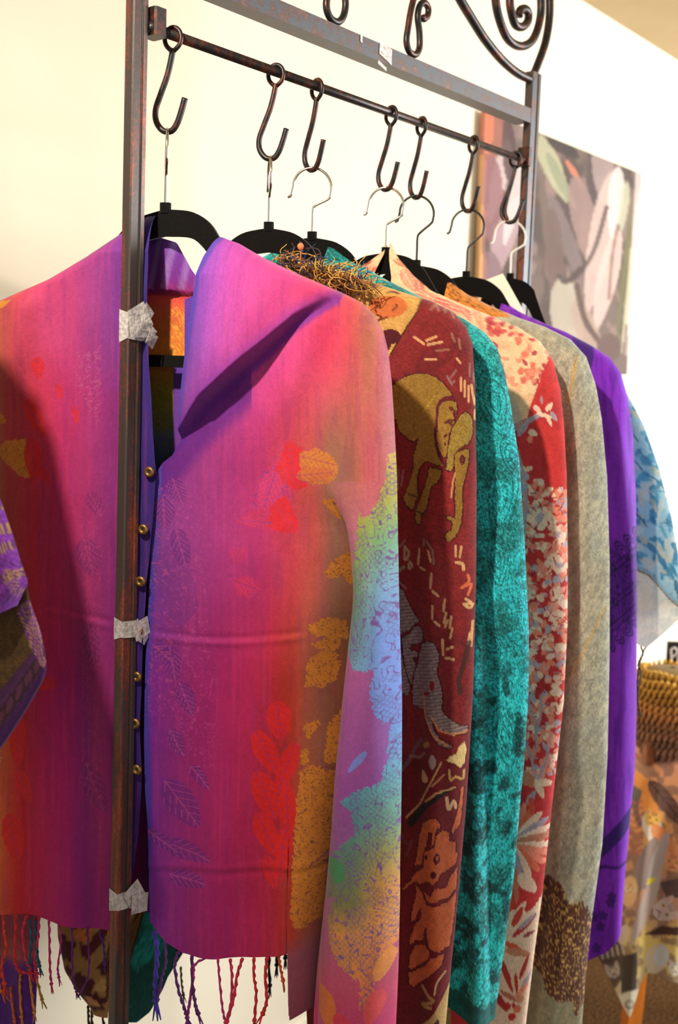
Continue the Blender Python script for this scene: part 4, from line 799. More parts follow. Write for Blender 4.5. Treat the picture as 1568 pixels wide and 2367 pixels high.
# ------------------------------------------------------------------ coral floral jacket
g4 = G(NP[3])
coral = thing('shawl_jacket', NP[3], 'coral red floral shawl jacket with peach collar, standing behind the teal one', 'jacket', 'shawl jackets on the rack')
def coral_color(x, y, L):
    p = Pat(x, y, (206, 56, 56)); r = random.Random(21)
    p.mix(sm(fbm(x/30, y/60, 3, 3), .48, .66), (160, 40, 44), .45)
    cr, pe, gr, rd = (246, 210, 184), (240, 140, 114), (172, 158, 172), (190, 52, 56)
    top = p.poly([(800, 540), (960, 540), (1320, 760), (1284, 826), (1272, 826), (1232, 930), (1222, 965), (1180, 985), (1100, 900), (800, 900)], (244, 200, 158))
    p.mix(sm(fbm(x/20, y/20, 8, 3), .5, .7)*top, (236, 170, 130), .5)
    for k in range(75):
        cx = r.uniform(1130, 1275); cy = 745+(cx-1130)*.55+r.uniform(-18, 110)
        if cy > 900 or cx-1284 > -(cy-826)*.4: continue
        m = p.ell(cx, cy, r.uniform(5, 11), r.uniform(4, 8), r.uniform(-1, 1), None) & top; p.mix(m, r.choice([(226, 110, 92), (206, 76, 80), (238, 146, 118), (178, 62, 70)]), .85)
    for (cx, cy, l, w, a, c) in ((950, 650, 60, 16, 1.0, pe), (975, 670, 50, 12, 1.3, (210, 84, 74)), (930, 610, 40, 8, .5, (204, 84, 60)), (1000, 690, 70, 14, .4, pe), (1060, 715, 90, 10, .35, (226, 110, 104)), (1030, 700, 60, 8, .3, (206, 80, 80)), (1110, 735, 70, 9, 1.2, pe), (1085, 730, 40, 8, .9, (214, 96, 96)), (860, 620, 50, 14, .6, (206, 84, 56)), (845, 640, 40, 10, 0, (120, 60, 60))):
        p.leaf(cx, cy, l, w, a, c, .85, (244, 196, 160))
    p.mix(p.poly([(1175, 900), (1200, 930), (1215, 985), (1190, 1000), (1170, 980)], None), (196, 176, 164), .7)
    # blossom sprays on red
    for k in range(620):
        cx = r.uniform(1185, 1325); cy = r.uniform(1060, 1790)
        if cy < 1120 and r.random() < .6: continue
        if 980 < cy < 1100 and cx > 1240: continue
        c = r.choice([cr, cr, cr, pe, pe, gr, (238, 160, 140)]); a = r.uniform(0, 3.1); rx = r.uniform(6, 14); ry = r.uniform(5, 9)
        m = p.ell(cx, cy, rx, ry, a, c, .92)
        if c == gr: p.mix(m & (np.sin((x-y)*1.1) > .2), (196, 190, 200), .6)
    for k in range(150):
        cx = r.uniform(1190, 1320); cy = r.uniform(1120, 1790); a = r.uniform(0, 3.1)
        p.line([(cx-5*math.cos(a), cy-5*math.sin(a)), (cx+5*math.cos(a), cy+5*math.sin(a))], 2.0, r.choice([(196, 60, 60), (150, 40, 46), gr]), .8)
    for (cx, cy, l, w, a, c) in ((1245, 945, 22, 7, .8, cr), (1272, 940, 24, 7, -.9, cr), (1255, 925, 18, 4, 1.5, gr), (1238, 965, 46, 7, -.5, gr), (1262, 960, 40, 6, .3, cr), (1282, 962, 26, 6, 1.0, gr), (1272, 972, 26, 5, 1.2, cr), (1215, 985, 50, 9, -1.0, gr), (1235, 1000, 22, 9, .3, cr), (1228, 1015, 16, 8, 1.4, pe)): p.leaf(cx, cy, l, w, a, c, .95)
    for (a, b) in (((1200, 1040), (1222, 1180)), ((1208, 1100), (1216, 1230)), ((1220, 1600), (1245, 1720)), ((1252, 1600), (1240, 1690)), ((1270, 1720), (1240, 1800)), ((1215, 1700), (1240, 1800))): p.curve([a, ((a[0]+b[0])/2+6, (a[1]+b[1])/2), b], 5, gr, .9)
    # large half flower and leaves
    fx, fy = 1187, 1936
    base2 = p.poly([(1150, 1850), (1290, 1850), (1290, 2080), (1150, 2080)], None)
    for k, an in enumerate(np.linspace(-1.25, 1.35, 12)):
        c = [pe, (226, 112, 84), cr, gr, cr, (200, 130, 104), cr, pe][k % 8]
        p.leaf(fx+48*math.cos(an), fy+44*math.sin(an)-6*(an < 0), 96, 12, an+3.14159, c, .95)
        p.line([(fx+6*math.cos(an), fy+6*math.sin(an)), (fx+84*math.cos(an+.1), fy+80*math.sin(an+.1))], 1.8, (186, 54, 52), .8)
    for (cx, cy, l, w, a, c) in ((1222, 1790, 60, 18, .5, (206, 132, 104)), (1250, 1812, 50, 10, 1.2, cr), (1232, 1830, 36, 9, -1.0, gr), (1262, 1800, 34, 12, .2, cr), (1232, 1850, 40, 9, 1.5, (222, 84, 64)), (1195, 2030, 90, 10, 1.5, (214, 120, 90)), (1186, 2060, 80, 8, 1.5, (216, 70, 50)), (1222, 2030, 60, 18, .9, cr), (1205, 2090, 44, 10, -.9, cr)): p.leaf(cx, cy, l, w, a, c, .95)
    low = p.poly([(1160, 2130), (1190, 2085), (1225, 2100), (1262, 2060), (1320, 2040), (1320, 2520), (1100, 2520), (1150, 2200)], (238, 206, 178), 1, jag=6)
    for (cx, cy, l, w, a, c) in ((1215, 2130, 70, 9, -.7, rd), (1222, 2120, 50, 7, -.7, gr), (1200, 2105, 50, 10, -1.1, (206, 60, 50)), (1190, 2175, 44, 8, .5, (222, 90, 60)), (1200, 2190, 60, 11, .3, (206, 136, 104)), (1226, 2150, 30, 6, -.4, (150, 70, 74)), (1174, 2240, 90, 8, 1.25, (184, 50, 46)), (1214, 2225, 60, 6, -1.2, rd), (1218, 2260, 50, 6, -1.1, gr), (1208, 2280, 46, 7, -.8, pe), (1180, 2290, 50, 7, .6, (190, 110, 90)), (1160, 2300, 60, 10, 1.0, (170, 40, 44)), (1196, 2262, 50, 5, 1.5, (190, 50, 44))): p.leaf(cx, cy, l, w, a, c, .95)
    for (cx, cy, rr, c) in ((1204, 2298, 10, (216, 150, 116)), (1176, 2312, 8, (190, 44, 40)), (1198, 2320, 9, (220, 110, 80)), (1186, 2336, 9, (196, 50, 40)), (1190, 2310, 5, (180, 50, 50))): p.ell(cx, cy, rr, rr, 0, c, .95)
    p.grain(.14); return p.c
cR = [(904, 564), (925, 600), (960, 640), (1000, 672), (1060, 700), (1130, 728), (1200, 757), (1250, 790), (1280, 835), (1296, 900), (1304, 980), (1311, 1100), (1313, 1300), (1312, 1450), (1304, 1620), (1286, 1780), (1270, 1920), (1255, 2060), (1236, 2200), (1216, 2367), (1200, 2520)]
cI = [(900, 564), (903, 600), (912, 645), (905, 800), (895, 1000), (895, 2520)]
panel(g4, 'front_panel', coral, M_wool, cR, cI, 2520, lambda x, s: np.where(x < 1050, 2090.0, 2520.0), coral_color, T=.02, gain=1.15, nr=560, sv=.6, n0=16, n1=110, nb=8, yk=1600, re=70, wf=lambda x, y, s: .003*np.sin(y/80+x/30))
cLR = [(889, 564), (880, 585), (860, 600), (800, 640), (700, 690), (600, 740), (540, 800), (510, 900), (500, 1500), (500, 2100)]
cLI = [(893, 564), (890, 590), (870, 640), (885, 800), (895, 1000), (895, 2100)]
panel(g4, 'front_panel', coral, M_wool, cLR, cLI, 2100, const(2060), coral_color, T=.02, gain=1.15, nr=160, n1=60, nb=6, yk=1700)

# ------------------------------------------------------------------ grey wool jacket
g5 = G(NP[4])
grey = thing('shawl_jacket', NP[4], 'fuzzy grey beige wool shawl jacket with brown paisley hem', 'jacket', 'shawl jackets on the rack')
def grey_color(x, y, L):
    p = Pat(x, y, (170, 168, 150))
    n = fbm((x+y*.5)/5, (y-x*.4)/16, 4, 3); p.mix(sm(n, .5, .68), (190, 182, 150), .55); p.mix(sm(n, .5, .34), (128, 124, 108), .45)
    p.mix(sm(fbm(x/60, y/60, 9, 2), .5, .7), (150, 158, 146), .4)
    p.mix(sm(-np.abs(x-np.interp(y, [820, 930], [1336, 1316])), -5, 0)*sm(y, 815, 840)*(1-sm(y, 925, 940)), (206, 150, 62), .8)
    p.mix(sm(-np.abs(x-np.interp(y, [1400, 1560], [1400, 1318])), -6, 0)*sm(y, 1390, 1410)*(1-sm(y, 1540, 1570)), (196, 158, 96), .8)
    m = p.poly([(1020, 640), (1045, 645), (1160, 705), (1185, 735), (1120, 735), (1020, 735)], (206, 132, 58)); p.scrib(m, (96, 46, 30), 10, 22, .3, .8, 3)
    m = p.poly([(1240, 2035), (1275, 2018), (1300, 2030), (1316, 2072), (1345, 2070), (1366, 2095), (1372, 2160), (1366, 2300), (1330, 2340), (1325, 2300), (1296, 2300), (1265, 2270), (1255, 2240), (1220, 2228), (1200, 2150)], (92, 54, 40), 1, jag=8)
    p.scrib(m, (206, 168, 96), 15, 34, .42, .9, 7); p.scrib(m, (44, 22, 22), 11, 26, .28, .8, 17)
    p.mix((y > 2235) & ~m, (120, 112, 80), .6)
    p.grain(.24); return p.c
yR = [(1042, 652), (1080, 680), (1130, 705), (1200, 735), (1260, 755), (1320, 785), (1356, 825), (1378, 890), (1392, 970), (1404, 1100), (1410, 1300), (1410, 1500), (1405, 1750), (1393, 1950), (1368, 2130), (1351, 2300), (1346, 2367), (1335, 2520)]
yI = [(1036, 652), (1026, 720), (990, 900), (970, 1100), (970, 2520)]
def grey_wf(x, y, s):
    e = np.interp(y, [900, 1400, 1560, 2000, 2400], [1310, 1335, 1312, 1280, 1230])
    return -.016*(1-sm(x, e-14, e+12))*sm(y, 880, 1100) + .003*np.sin(y/70+x/25)+.004*np.exp(-((x-e-30)/22)**2)
panel(g5, 'front_panel', grey, M_fuzz, yR, yI, 2520, lambda x, s: np.where(x < 1120, 2100.0, 2520.0), grey_color, T=.02, gain=1.15, nr=440, sv=.62, n0=12, n1=90, nb=8, yk=1600, wf=grey_wf)
yLR = [(905, 660), (860, 690), (780, 730), (680, 780), (610, 840), (590, 950), (585, 1500), (590, 2050)]
yLI = [(915, 660), (940, 760), (960, 900), (970, 1100), (970, 2050)]
panel(g5, 'front_panel', grey, M_fuzz, yLR, yLI, 2050, const(2000), grey_color, T=.02, gain=1.15, nr=120, n1=40, nb=6, yk=1700)

# ------------------------------------------------------------------ violet jacket
g6 = G(NP[5])
viol = thing('shawl_jacket', NP[5], 'plain bright violet shawl jacket with dark ornamental band', 'jacket', 'shawl jackets on the rack')
def viol_color(x, y, L):
    p = Pat(x, y, stops(x, [(1300, (110, 34, 176)), (1400, (128, 40, 196)), (1450, (136, 52, 204)), (1480, (122, 54, 170))])); dk = (40, 14, 84)
    p.mix(sm(fbm(x/14, y/120, 4, 3), .5, .7), (84, 20, 150), .5)
    p.mix(p.poly([(1322, 775), (1374, 800), (1374, 830), (1366, 860), (1345, 825)], None), (58, 30, 112), .9)
    u = (x-1410)*.62+(y-1400)*.78; v = (x-1410)*.78-(y-1400)*.62
    band = (u > -118) & (u < 92) & (x > 1380)
    m = band & (u > -72) & (u < 46); p.mix(m, (66, 20, 118), .55); p.scrib(m, dk, 12, 26, .45, .9, 3)
    for uu in (-72, -58, -8, 2, 32, 46): p.mix(sm(-np.abs(u-uu), -2.6, -.6)*band, dk, .9)
    for sgn, b0 in ((-1, -74), (1, 48)):
        k = np.round(v/26)*26
        d = np.hypot((v-k)/12.0, (u-b0)/34.0); out = (sgn*(u-b0) > 0) & band
        for rr in (1.0, .72, .4): p.mix(sm(-np.abs(d-rr), -.13, -.03)*out, dk, .85)
    p.mix(p.poly([(1380, 1945), (1470, 1848), (1470, 1895), (1380, 1985)], None), (46, 22, 104), .85); p.curve([(1380, 1998), (1400, 1992), (1430, 1994), (1460, 1980)], 6, (46, 22, 104), .8)
    for (cx, cy) in ((1415, 2060), (1412, 2075), (1395, 2105), (1388, 2130), (1375, 2110), (1380, 2180)): p.mix(p.flower(cx, cy, 12, 5, .3, None), (52, 18, 100), .7)
    p.mix(p.poly([(1100, 690), (1180, 690), (1262, 752), (1230, 752)], None) & (fbm(x/8, y/8, 3, 2) > .5), (150, 70, 190), .6)
    p.grain(.10); return p.c
vR = [(1165, 697), (1200, 720), (1260, 748), (1310, 768), (1370, 800), (1412, 828), (1436, 862), (1452, 920), (1464, 1000), (1471, 1150), (1473, 1400), (1472, 1650), (1468, 1800), (1458, 1920), (1449, 2040), (1442, 2140), (1436, 2220)]
vI = [(1160, 697), (1150, 760), (1100, 900), (1080, 1100), (1080, 2220)]
panel(g6, 'front_panel', viol, M_silk, vR, vI, 2220, lambda x, s: np.interp(x, [1080, 1300, 1350, 1400, 1430, 1445], [2050, 2214, 2212, 2192, 2164, 2130]), viol_color, T=.02, gain=1.2, nr=420, sv=.62, n0=10, n1=90, nb=8, yk=1700, wf=lambda x, y, s: .005*np.sin((x-.1*y)/11.0)*sm(y, 900, 1050)*(1-sm(y, 1250, 1500))+.004*np.sin(x/16)*sm(y, 1400, 1600))
vLR = [(1010, 690), (900, 740), (800, 790), (735, 850), (715, 950), (710, 1500), (715, 2050)]
vLI = [(1020, 690), (1050, 800), (1080, 1000), (1080, 1100), (1080, 2050)]
panel(g6, 'front_panel', viol, M_silk, vLR, vLI, 2050, const(1960), viol_color, T=.02, gain=1.2, nr=100, n1=30, nb=6, yk=1700)

# ------------------------------------------------------------------ pale blue jacket
g7 = G(NP[6])
blue = thing('shawl_jacket', NP[6], 'pale blue and cream leaf patterned shawl jacket, last on the rack', 'jacket', 'shawl jackets on the rack')
def blue_color(x, y, L):
    p = Pat(x, y, (172, 214, 230)); r = random.Random(5)
    p.mix(sm(fbm(x/22, y/26, 6, 3), .5, .62), (220, 226, 220), .8); p.mix(sm(fbm(x/18, y/18, 16, 3), .54, .66), (70, 146, 186), .85)
    for k in range(60):
        cx, cy = r.uniform(1440, 1585), r.uniform(930, 1420); p.leaf(cx, cy, r.uniform(20, 44), r.uniform(4, 9), r.uniform(.2, 1.4), r.choice([(64, 140, 184), (206, 204, 180), (100, 176, 206), (214, 214, 196), (50, 124, 166)]), .8)
    for k in range(9):
        cx, cy = r.uniform(1455, 1560), r.uniform(960, 1320); p.curve([(cx-20, cy-12), (cx, cy), (cx+16, cy+20)], 2, (54, 110, 140), .8)
    bl = np.interp(x, [1440, 1475, 1500, 1520, 1545, 1575, 1610], [1310, 1314, 1326, 1348, 1378, 1404, 1420])
    p.mix((y > bl-12), (150, 190, 206)); p.mix((y > bl-2), (150, 120, 70)); p.mix(y > bl+2, (236, 234, 218))
    cm = y > bl+2; p.mix(cm & (fbm(x/22, y/22, 3, 3) > .55), (206, 216, 212), .6)
    p.mix(cm & (np.abs(np.hypot(x-1545, y-1475)) < 0), (0, 0, 0)); p.grain(.08); return p.c
bR = [(1265, 757), (1300, 775), (1360, 810), (1420, 855), (1456, 920), (1490, 985), (1525, 1085), (1552, 1190), (1570, 1290), (1590, 1385), (1600, 1500)]
bI = [(1262, 757), (1250, 800), (1220, 900), (1190, 1100), (1190, 1500)]
panel(g7, 'front_panel', blue, M_sheer, bR, bI, 1500, lambda x, s: np.interp(x, [1190, 1430, 1462, 1482, 1495, 1530, 1570, 1600], [1500, 1490, 1474, 1488, 1490, 1462, 1424, 1396]), blue_color, T=.02, gain=1.1, nr=240, sv=.5, n0=10, n1=100, nb=8, yk=1330, re=45)
bLR = [(1120, 740), (1040, 780), (940, 830), (880, 900), (860, 1000), (855, 1500)]
bLI = [(1130, 740), (1160, 850), (1185, 1000), (1190, 1100), (1190, 1500)]
panel(g7, 'front_panel', blue, M_sheer, bLR, bLI, 1500, const(1490), blue_color, T=.02, gain=1.1, nr=80, n1=30, nb=6, yk=1300)
cord(g7, blue, [(1478, 1478), (1484, 1500), (1487, 1510), (1480, 1530), (1476, 1560), (1473, 1600), (1476, 1625), (1478, 1640)], .0, .0016, (98, 92, 56))
cord(g7, blue, [(1500, 1488), (1490, 1500), (1484, 1515), (1476, 1535), (1482, 1555), (1475, 1600)], .004, .0014, (110, 104, 64))
# price tag
tq = [np.array(P(px, py, 1.70)) for px, py in ((1116, 650), (1163, 632), (1222, 738), (1180, 740))]
tn = np.cross(tq[1]-tq[0], tq[2]-tq[0]); tn /= np.linalg.norm(tn)
v, f = extrude(tq, tn*.0006); tg = new_obj('price_tag', v, f, M_card, None, False); tag(tg, 'cream paper price tag tucked by the far black hangers', 'tag')

# ------------------------------------------------------------------ purple and gold shawl at the picture's left edge
g8 = G(P(-640, 60, 1.02))
left = thing('shawl_jacket', g8.o, 'purple and gold brocade shawl with dark brown lining at the left edge', 'shawl')
def brocade(x, y, L):
    p = Pat(x, y, (112, 40, 142)); gd = (176, 140, 80)
    p.mix(vn(x/2.2, y/2.2, 4) > .6, (146, 70, 170), .5)
    for (y0, y1) in ((1165, 1180), (1215, 1240), (1258, 1282), (1330, 1352)):
        b = (y+.35*x > y0) & (y+.35*x < y1); p.mix(b, (78, 40, 70), .5); p.mix(b & (np.sin(x*1.6)*np.sin(y*1.6) > .1), gd, .8)
    p.scrib((x > 25) & (y > 1280) & (y < 1380), (70, 26, 76), 9, 22, .35, .8, 3)
    for k in range(9): p.line([(34+k*2.2, 1310+k*8), (58, 1318+k*8)], 1.6, gd, .7)
    for k in range(6): p.line([(-30, 1345+k*5), (20, 1330+k*4)], 1.6, gd, .8)
    p.mix((y > 700) & (y < 1150) & (fbm(x/14, y/14, 3, 3) > .52), gd, .6); p.grain(.15); return p.c
sR = [(-610, 110), (-480, 190), (-330, 270), (-220, 350), (-160, 450), (-110, 700), (-60, 950), (-5, 1140), (14, 1190), (34, 1250), (52, 1310), (63, 1360), (64, 1378), (52, 1396), (40, 1420)]
sI = [(-640, 110), (-640, 1420)]
panel(g8, 'sleeve', left, M_wool, sR, sI, 1420, lambda x, s: np.interp(x, [-430, -20, 10, 30, 50, 66], [1460, 1425, 1416, 1406, 1394, 1376]), brocade, T=.022, nr=260, sv=.6, n0=12, n1=70, nb=10, yk=1300, re=40)
def brown_lin(x, y, L):
    p = Pat(x, y, (74, 52, 28)); p.mix(fbm(x/4, y/4, 4, 3) > .52, (104, 74, 36), .6)
    d = (x-90)*.63+(y-1560)*.78+ (x-90)*.14
    e = np.interp(y, [1395, 1490, 1545, 1575, 1720], [52, 85, 92, 90, -2])
    k = (e-x)
    p.mix((y > 1470+(.0*x)) & (y-1570 > -.0-(90-x)*-1.2-90), (70, 30, 84), .8)
    u = (y-1560)-(90-x)*1.45
    p.mix(u > -75, (84, 40, 90), .9); p.mix((u > -62) & (u < -14), (58, 32, 40), .9); m = (u > -60) & (u < -16); p.mix(m & (np.hypot(((x+y*.0) % 22)-11, (u+38)*.6) < 9), (100, 50, 80), .8); p.mix(u > -12, (66, 26, 84), .9)
    up = p.poly([(40, 1400), (56, 1390), (75, 1440), (92, 1540), (88, 1550), (60, 1500), (30, 1420)], None); p.mix(up, (120, 60, 130)); p.mix(up & (np.sin(x*1.5+y)*np.sin(y*1.4) > .2), (180, 146, 70), .8)
    p.grain(.2); return p.c
lR = [(40, 1330), (52, 1390), (66, 1430), (80, 1470), (90, 1520), (92, 1556), (84, 1582), (50, 1642), (20, 1690), (0, 1720), (-60, 1800), (-70, 1820)]
panel(g8, 'lining', left, M_wool, lR, [(-640, 1330), (-640, 1820)], 1820, const(1820), brown_lin, T=.004, nr=160, sv=.55, n0=12, n1=60, nb=6, yk=1815, re=10, backw=5.0, wf=lambda x, y, s: np.full_like(x, -.012))
lh = make_hanger(g8.o, g8.o+EZ*.0975, M_chrome, 'chrome', 60, 'purple and gold', 8); lh['label'] = 'black velvet hanger with chrome hook holding the purple and gold brocade shawl'
ax0 = np.array([XL, YR, 0]); tip = g8.o+EZ*.099
v, f = tube(smooth_path([(XL, YR, tip[2]), (XL*.6+tip[0]*.4, YR*.6+tip[1]*.4, tip[2]+.005), tip+np.array([0, 0, .0015]), tip+(tip-ax0)*np.array([.12, .12, 0])], 6), .0048, 10); new_obj('side_arm', v, f, M_iron, rack)

# ------------------------------------------------------------------ printed wall hanging
def hanging_color(x, y):
    p = Pat(x, y, (122, 106, 98))
    p.mix(sm(fbm(x/30, y/90, 3, 3), .4, .62), (84, 74, 72), .7); p.mix(sm(fbm(x/24, y/60, 13, 3), .52, .66), (168, 140, 132), .6)
    for (cx, cy, l, w, a, c) in ((1135, 330, 180, 26, 1.9, (170, 110, 96)), (1125, 300, 110, 16, 1.6, (226, 130, 96)), (1150, 420, 200, 22, 1.8, (214, 190, 186)), (1175, 360, 180, 20, 1.5, (96, 76, 76)), (1135, 470, 220, 30, 1.55, (150, 108, 112)), (1160, 560, 220, 30, 1.9, (190, 160, 164)), (1190, 450, 240, 20, 1.8, (226, 208, 204)), (1140, 660, 160, 30, 1.4, (140, 112, 116)),
                             (1275, 390, 170, 26, 1.15, (186, 184, 150)), (1295, 420, 150, 14, 1.1, (150, 152, 124)), (1325, 400, 70, 8, 1.0, (214, 134, 104)), (1300, 340, 90, 20, .6, (78, 70, 68)), (1392, 400, 160, 30, 1.5, (166, 146, 142)), (1350, 520, 230, 34, 1.35, (160, 132, 126)), (1310, 560, 240, 22, 1.2, (132, 116, 114)), (1280, 600, 240, 26, 1.5, (120, 100, 94)),
                             (1385, 560, 330, 34, 1.75, (206, 180, 170)), (1420, 470, 170, 22, 1.65, (232, 212, 204)), (1400, 650, 240, 28, 1.8, (216, 190, 178)), (1440, 480, 120, 12, 1.7, (190, 188, 160)), (1310, 740, 200, 46, 1.45, (188, 178, 158)), (1360, 780, 180, 30, 1.2, (176, 152, 138)), (1440, 640, 380, 8, 1.68, (120, 116, 84)), (1452, 650, 360, 6, 1.68, (206, 198, 160)), (1460, 640, 400, 5, 1.66, (232, 208, 204))):
        p.leaf(cx, cy, l, w, a, c, .85)
    p.curve([(1340, 620), (1310, 650), (1290, 640)], 10, (84, 72, 70), .8); p.curve([(1400, 480), (1370, 580), (1330, 640), (1300, 652)], 9, (92, 78, 74), .8); p.curve([(1330, 660), (1350, 740), (1390, 800)], 12, (100, 82, 76), .9); p.ell(1405, 805, 28, 34, .3, (112, 92, 86)); p.curve([(1425, 520), (1412, 600), (1405, 690)], 6, (140, 100, 96), .7)
    p.mix(x < 1112, (222, 170, 110), .9); p.mix((x >= 1112) & (x < 1120), (200, 130, 110), .6); p.mix(x > 1466-(y-400)*.04, (226, 214, 208), .7)
    return p.c
nn = 110; U, Vv = np.meshgrid(np.linspace(0, 1, nn), np.linspace(0, 1, nn))
HA, HB = on_y(1104, 258, YW), on_y(1471, 402, YW); zb_ = on_y(1440, 866, YW)[2]
hx = HA[0] + (HB[0]-HA[0])*U + .012*np.sin(Vv*5+1)*U*Vv; zt_ = HA[2]; hz = zt_ + (zb_-zt_)*Vv
hy = YW - .014 - .005*np.sin(U*9+Vv*2)*Vv
HP = np.stack([hx, hy, hz], -1).reshape(-1, 3)
cc = (HP-CAM) @ RW; fx_ = W_/2 + F_*cc[:, 0]/-cc[:, 2]; fy_ = H_/2 - F_*cc[:, 1]/-cc[:, 2]
hang = new_obj('wall_hanging', HP, grid_faces(nn, nn), M_print, None, True, lin(hanging_color(fx_, fy_))*GAIN, True)
sd = hang.modifiers.new('thick', 'SOLIDIFY'); sd.thickness = .008; sd.offset = 0
tag(hang, 'large grey and mauve printed wall hanging of seed pods on the cream wall', 'wall hanging')

# ------------------------------------------------------------------ display corner at the lower right
DS = 2.36
leg0 = P(1492, 2300, DS+.09); zs = .615
stool = thing('display_stool', (leg0[0], leg0[1], 0), 'orange wooden display stool under the cat print scarf', 'stool')
sa = RH*math.cos(.25)+FH*math.sin(.25); sb_ = FH*math.cos(.25)-RH*math.sin(.25)
c0 = np.array([leg0[0], leg0[1], 0]) + sa*.15 + sb_*.14
v, f = box(c0+EZ*(zs-.012), sa, sb_, EZ, .165, .155, .012, .004); new_obj('seat', v, f, M_orangewood, stool, False)
for i_ in (-1, 1):
    for j_ in (-1, 1):
        b0 = c0+sa*.15*i_+sb_*.14*j_; top_ = b0+EZ*(zs-.024); bot = b0+sa*.012*i_ - sa*.02
        q = [top_+sa*.017*a_+sb_*.015*b_ for a_, b_ in ((-1, -1), (1, -1), (1, 1), (-1, 1))]
        bot = np.array([bot[0], bot[1], 0.0]); v, f = extrude(q, bot-top_); new_obj('leg', v, f, M_orangewood, stool, False)
def cat_color(x, y):
    p = Pat(x, y, stops(y, [(1760, (216, 150, 110)), (1900, (222, 160, 96)), (2100, (196, 150, 120)), (2180, (224, 196, 110)), (2300, (206, 190, 150))]))
    p.mix(sm(fbm(x/18, y/22, 3, 3), .5, .62), (120, 92, 82), .6)
    def cat(cx, cy, r, c, d, a=0.0):
        ca, sa2 = math.cos(a), math.sin(a)
        T_ = lambda pts: [(cx+(u*ca-w*sa2)*r, cy+(u*sa2+w*ca)*r) for u, w in pts]
        p.poly(T_([(-.9, -.2), (-.85, -1.15), (-.3, -.8), (.3, -.8), (.85, -1.15), (.9, -.2), (.6, .6), (0, .85), (-.6, .6)]), c, .95)
        for s_ in (-1, 1):
            p.poly(T_([(.78*s_, -.9), (.45*s_, -.7), (.75*s_, -.45)]), (220, 150, 140), .7)
            u, w = T_([(.38*s_, -.12)])[0]; p.ell(u, w, r*.17, r*.13, a, (206, 176, 60)); p.ell(u, w, r*.08, r*.12, a, (24, 20, 18))
        u, w = T_([(0, .25)])[0]; p.ell(u, w, r*.12, r*.08, a, (200, 110, 100)); p.line(T_([(-.3, .5), (0, .36), (.3, .5)]), 1.6, d)
        for k in (-.25, 0, .25): p.line(T_([(k, -.78), (k*.8, -.45)]), 2, d, .7)
    p.leaf(1500, 1850, 110, 26, 1.3, (232, 150, 70), .9); p.leaf(1545, 1860, 140, 24, .9, (104, 76, 66), .9, (60, 44, 40)); p.curve([(1478, 1830), (1470, 1870), (1480, 1905)], 12, (92, 92, 84), .9)
    for k in range(9): p.curve([(1456, 1855+k*14), (1470, 1858+k*14), (1484, 1853+k*14)], 4, (184, 96, 84), .8)
    p.leaf(1512, 1920, 90, 26, 1.2, (222, 214, 196), .9); cat(1510, 1895, 22, (232, 176, 84), (150, 80, 40), .3); p.leaf(1535, 1945, 90, 22, 1.0, (228, 140, 80), .9)
    p.leaf(1488, 2010, 160, 24, 1.95, (150, 132, 124), .95); p.leaf(1520, 1995, 150, 18, 1.9, (176, 166, 160), .95); p.leaf(1492, 2100, 190, 17, 1.95, (190, 172, 160), .95)
    p.poly([(1494, 2045), (1500, 2030), (1520, 2030), (1505, 2042)], (232, 214, 40)); cat(1556, 1995, 24, (228, 160, 110), (160, 90, 60), .2); p.ell(1455, 2060, 20, 36, .1, (232, 186, 130)); cat(1458, 2056, 15, (238, 206, 160), (206, 120, 70), 0)
    p.mix(p.poly([(1525, 2040), (1568, 2030), (1640, 2030), (1640, 2075), (1540, 2075)], None), (92, 74, 70), .9); cat(1535, 2105, 30, (206, 190, 180), (120, 90, 90), 1.2); p.mix(p.poly([(1490, 2160), (1530, 2140), (1640, 2150), (1640, 2165)], None), (70, 46, 44), .9)
    p.ell(1520, 2215, 26, 36, .4, (214, 196, 168)); p.ell(1530, 2210, 16, 26, .2, (200, 206, 206)); cat(1562, 2240, 18, (230, 224, 206), (150, 140, 120), .1)
    p.mix(p.poly([(1440, 2210), (1474, 2200), (1472, 2300), (1436, 2300)], None), (72, 60, 50), .95); p.mix(p.poly([(1370, 2150), (1440, 2150), (1440, 2260), (1420, 2290), (1370, 2230)], None), (96, 76, 66), .95)
    for k in range(5): p.curve([(1390+k*12, 2195-k*3), (1394+k*12, 2215-k*3)], 5, (200, 186, 166), .9)
    cat(1418, 2245, 19, (200, 186, 170), (60, 46, 42), -.3); p.ell(1442, 2160, 12, 24, .3, (222, 196, 170)); p.mix(p.poly([(1428, 2300), (1478, 2285), (1466, 2330), (1456, 2356)], None), (222, 214, 186)); p.ell(1456, 2322, 12, 11, 0, (150, 136, 120)); p.ell(1457, 2322, 7, 6, 0, (214, 204, 176))
    return p.c
nxs, nys = 150, 190; cx_ = np.linspace(1384, 1660, nxs); bt = tab([(1384, 2212), (1410, 2262), (1440, 2325), (1456, 2354), (1468, 2320), (1482, 2272), (1498, 2250), (1520, 2252), (1545, 2268), (1568, 2275), (1660, 2290)])
tp = tab([(1384, 2080), (1420, 2000), (1448, 1930), (1466, 1868), (1482, 1815), (1500, 1792), (1525, 1779), (1568, 1770), (1660, 1762)])
Xc, Tc = np.meshgrid(cx_, np.linspace(0, 1, nys)); Yc = tp(Xc)+(bt(Xc)-tp(Xc))*Tc
dep = DS - .055 + .014*np.sin(Xc/15+Yc/160)*sm(Tc, .05, .5) + .05*(1-Tc)**4 + .05*sm(-Xc, -1460, -1384)
Rr = np.stack([(Xc-W_/2)/F_, -(Yc-H_/2)/F_, -np.ones_like(Xc)], -1) @ RW.T
CP = CAM + Rr*dep[..., None]
topc = CP[0]; rows = []
for k in range(10, 0, -1):
    q = topc + FH*(.026*k) + EZ*(.004*math.sin(min(k, 3)*.5)); rows.append(q)
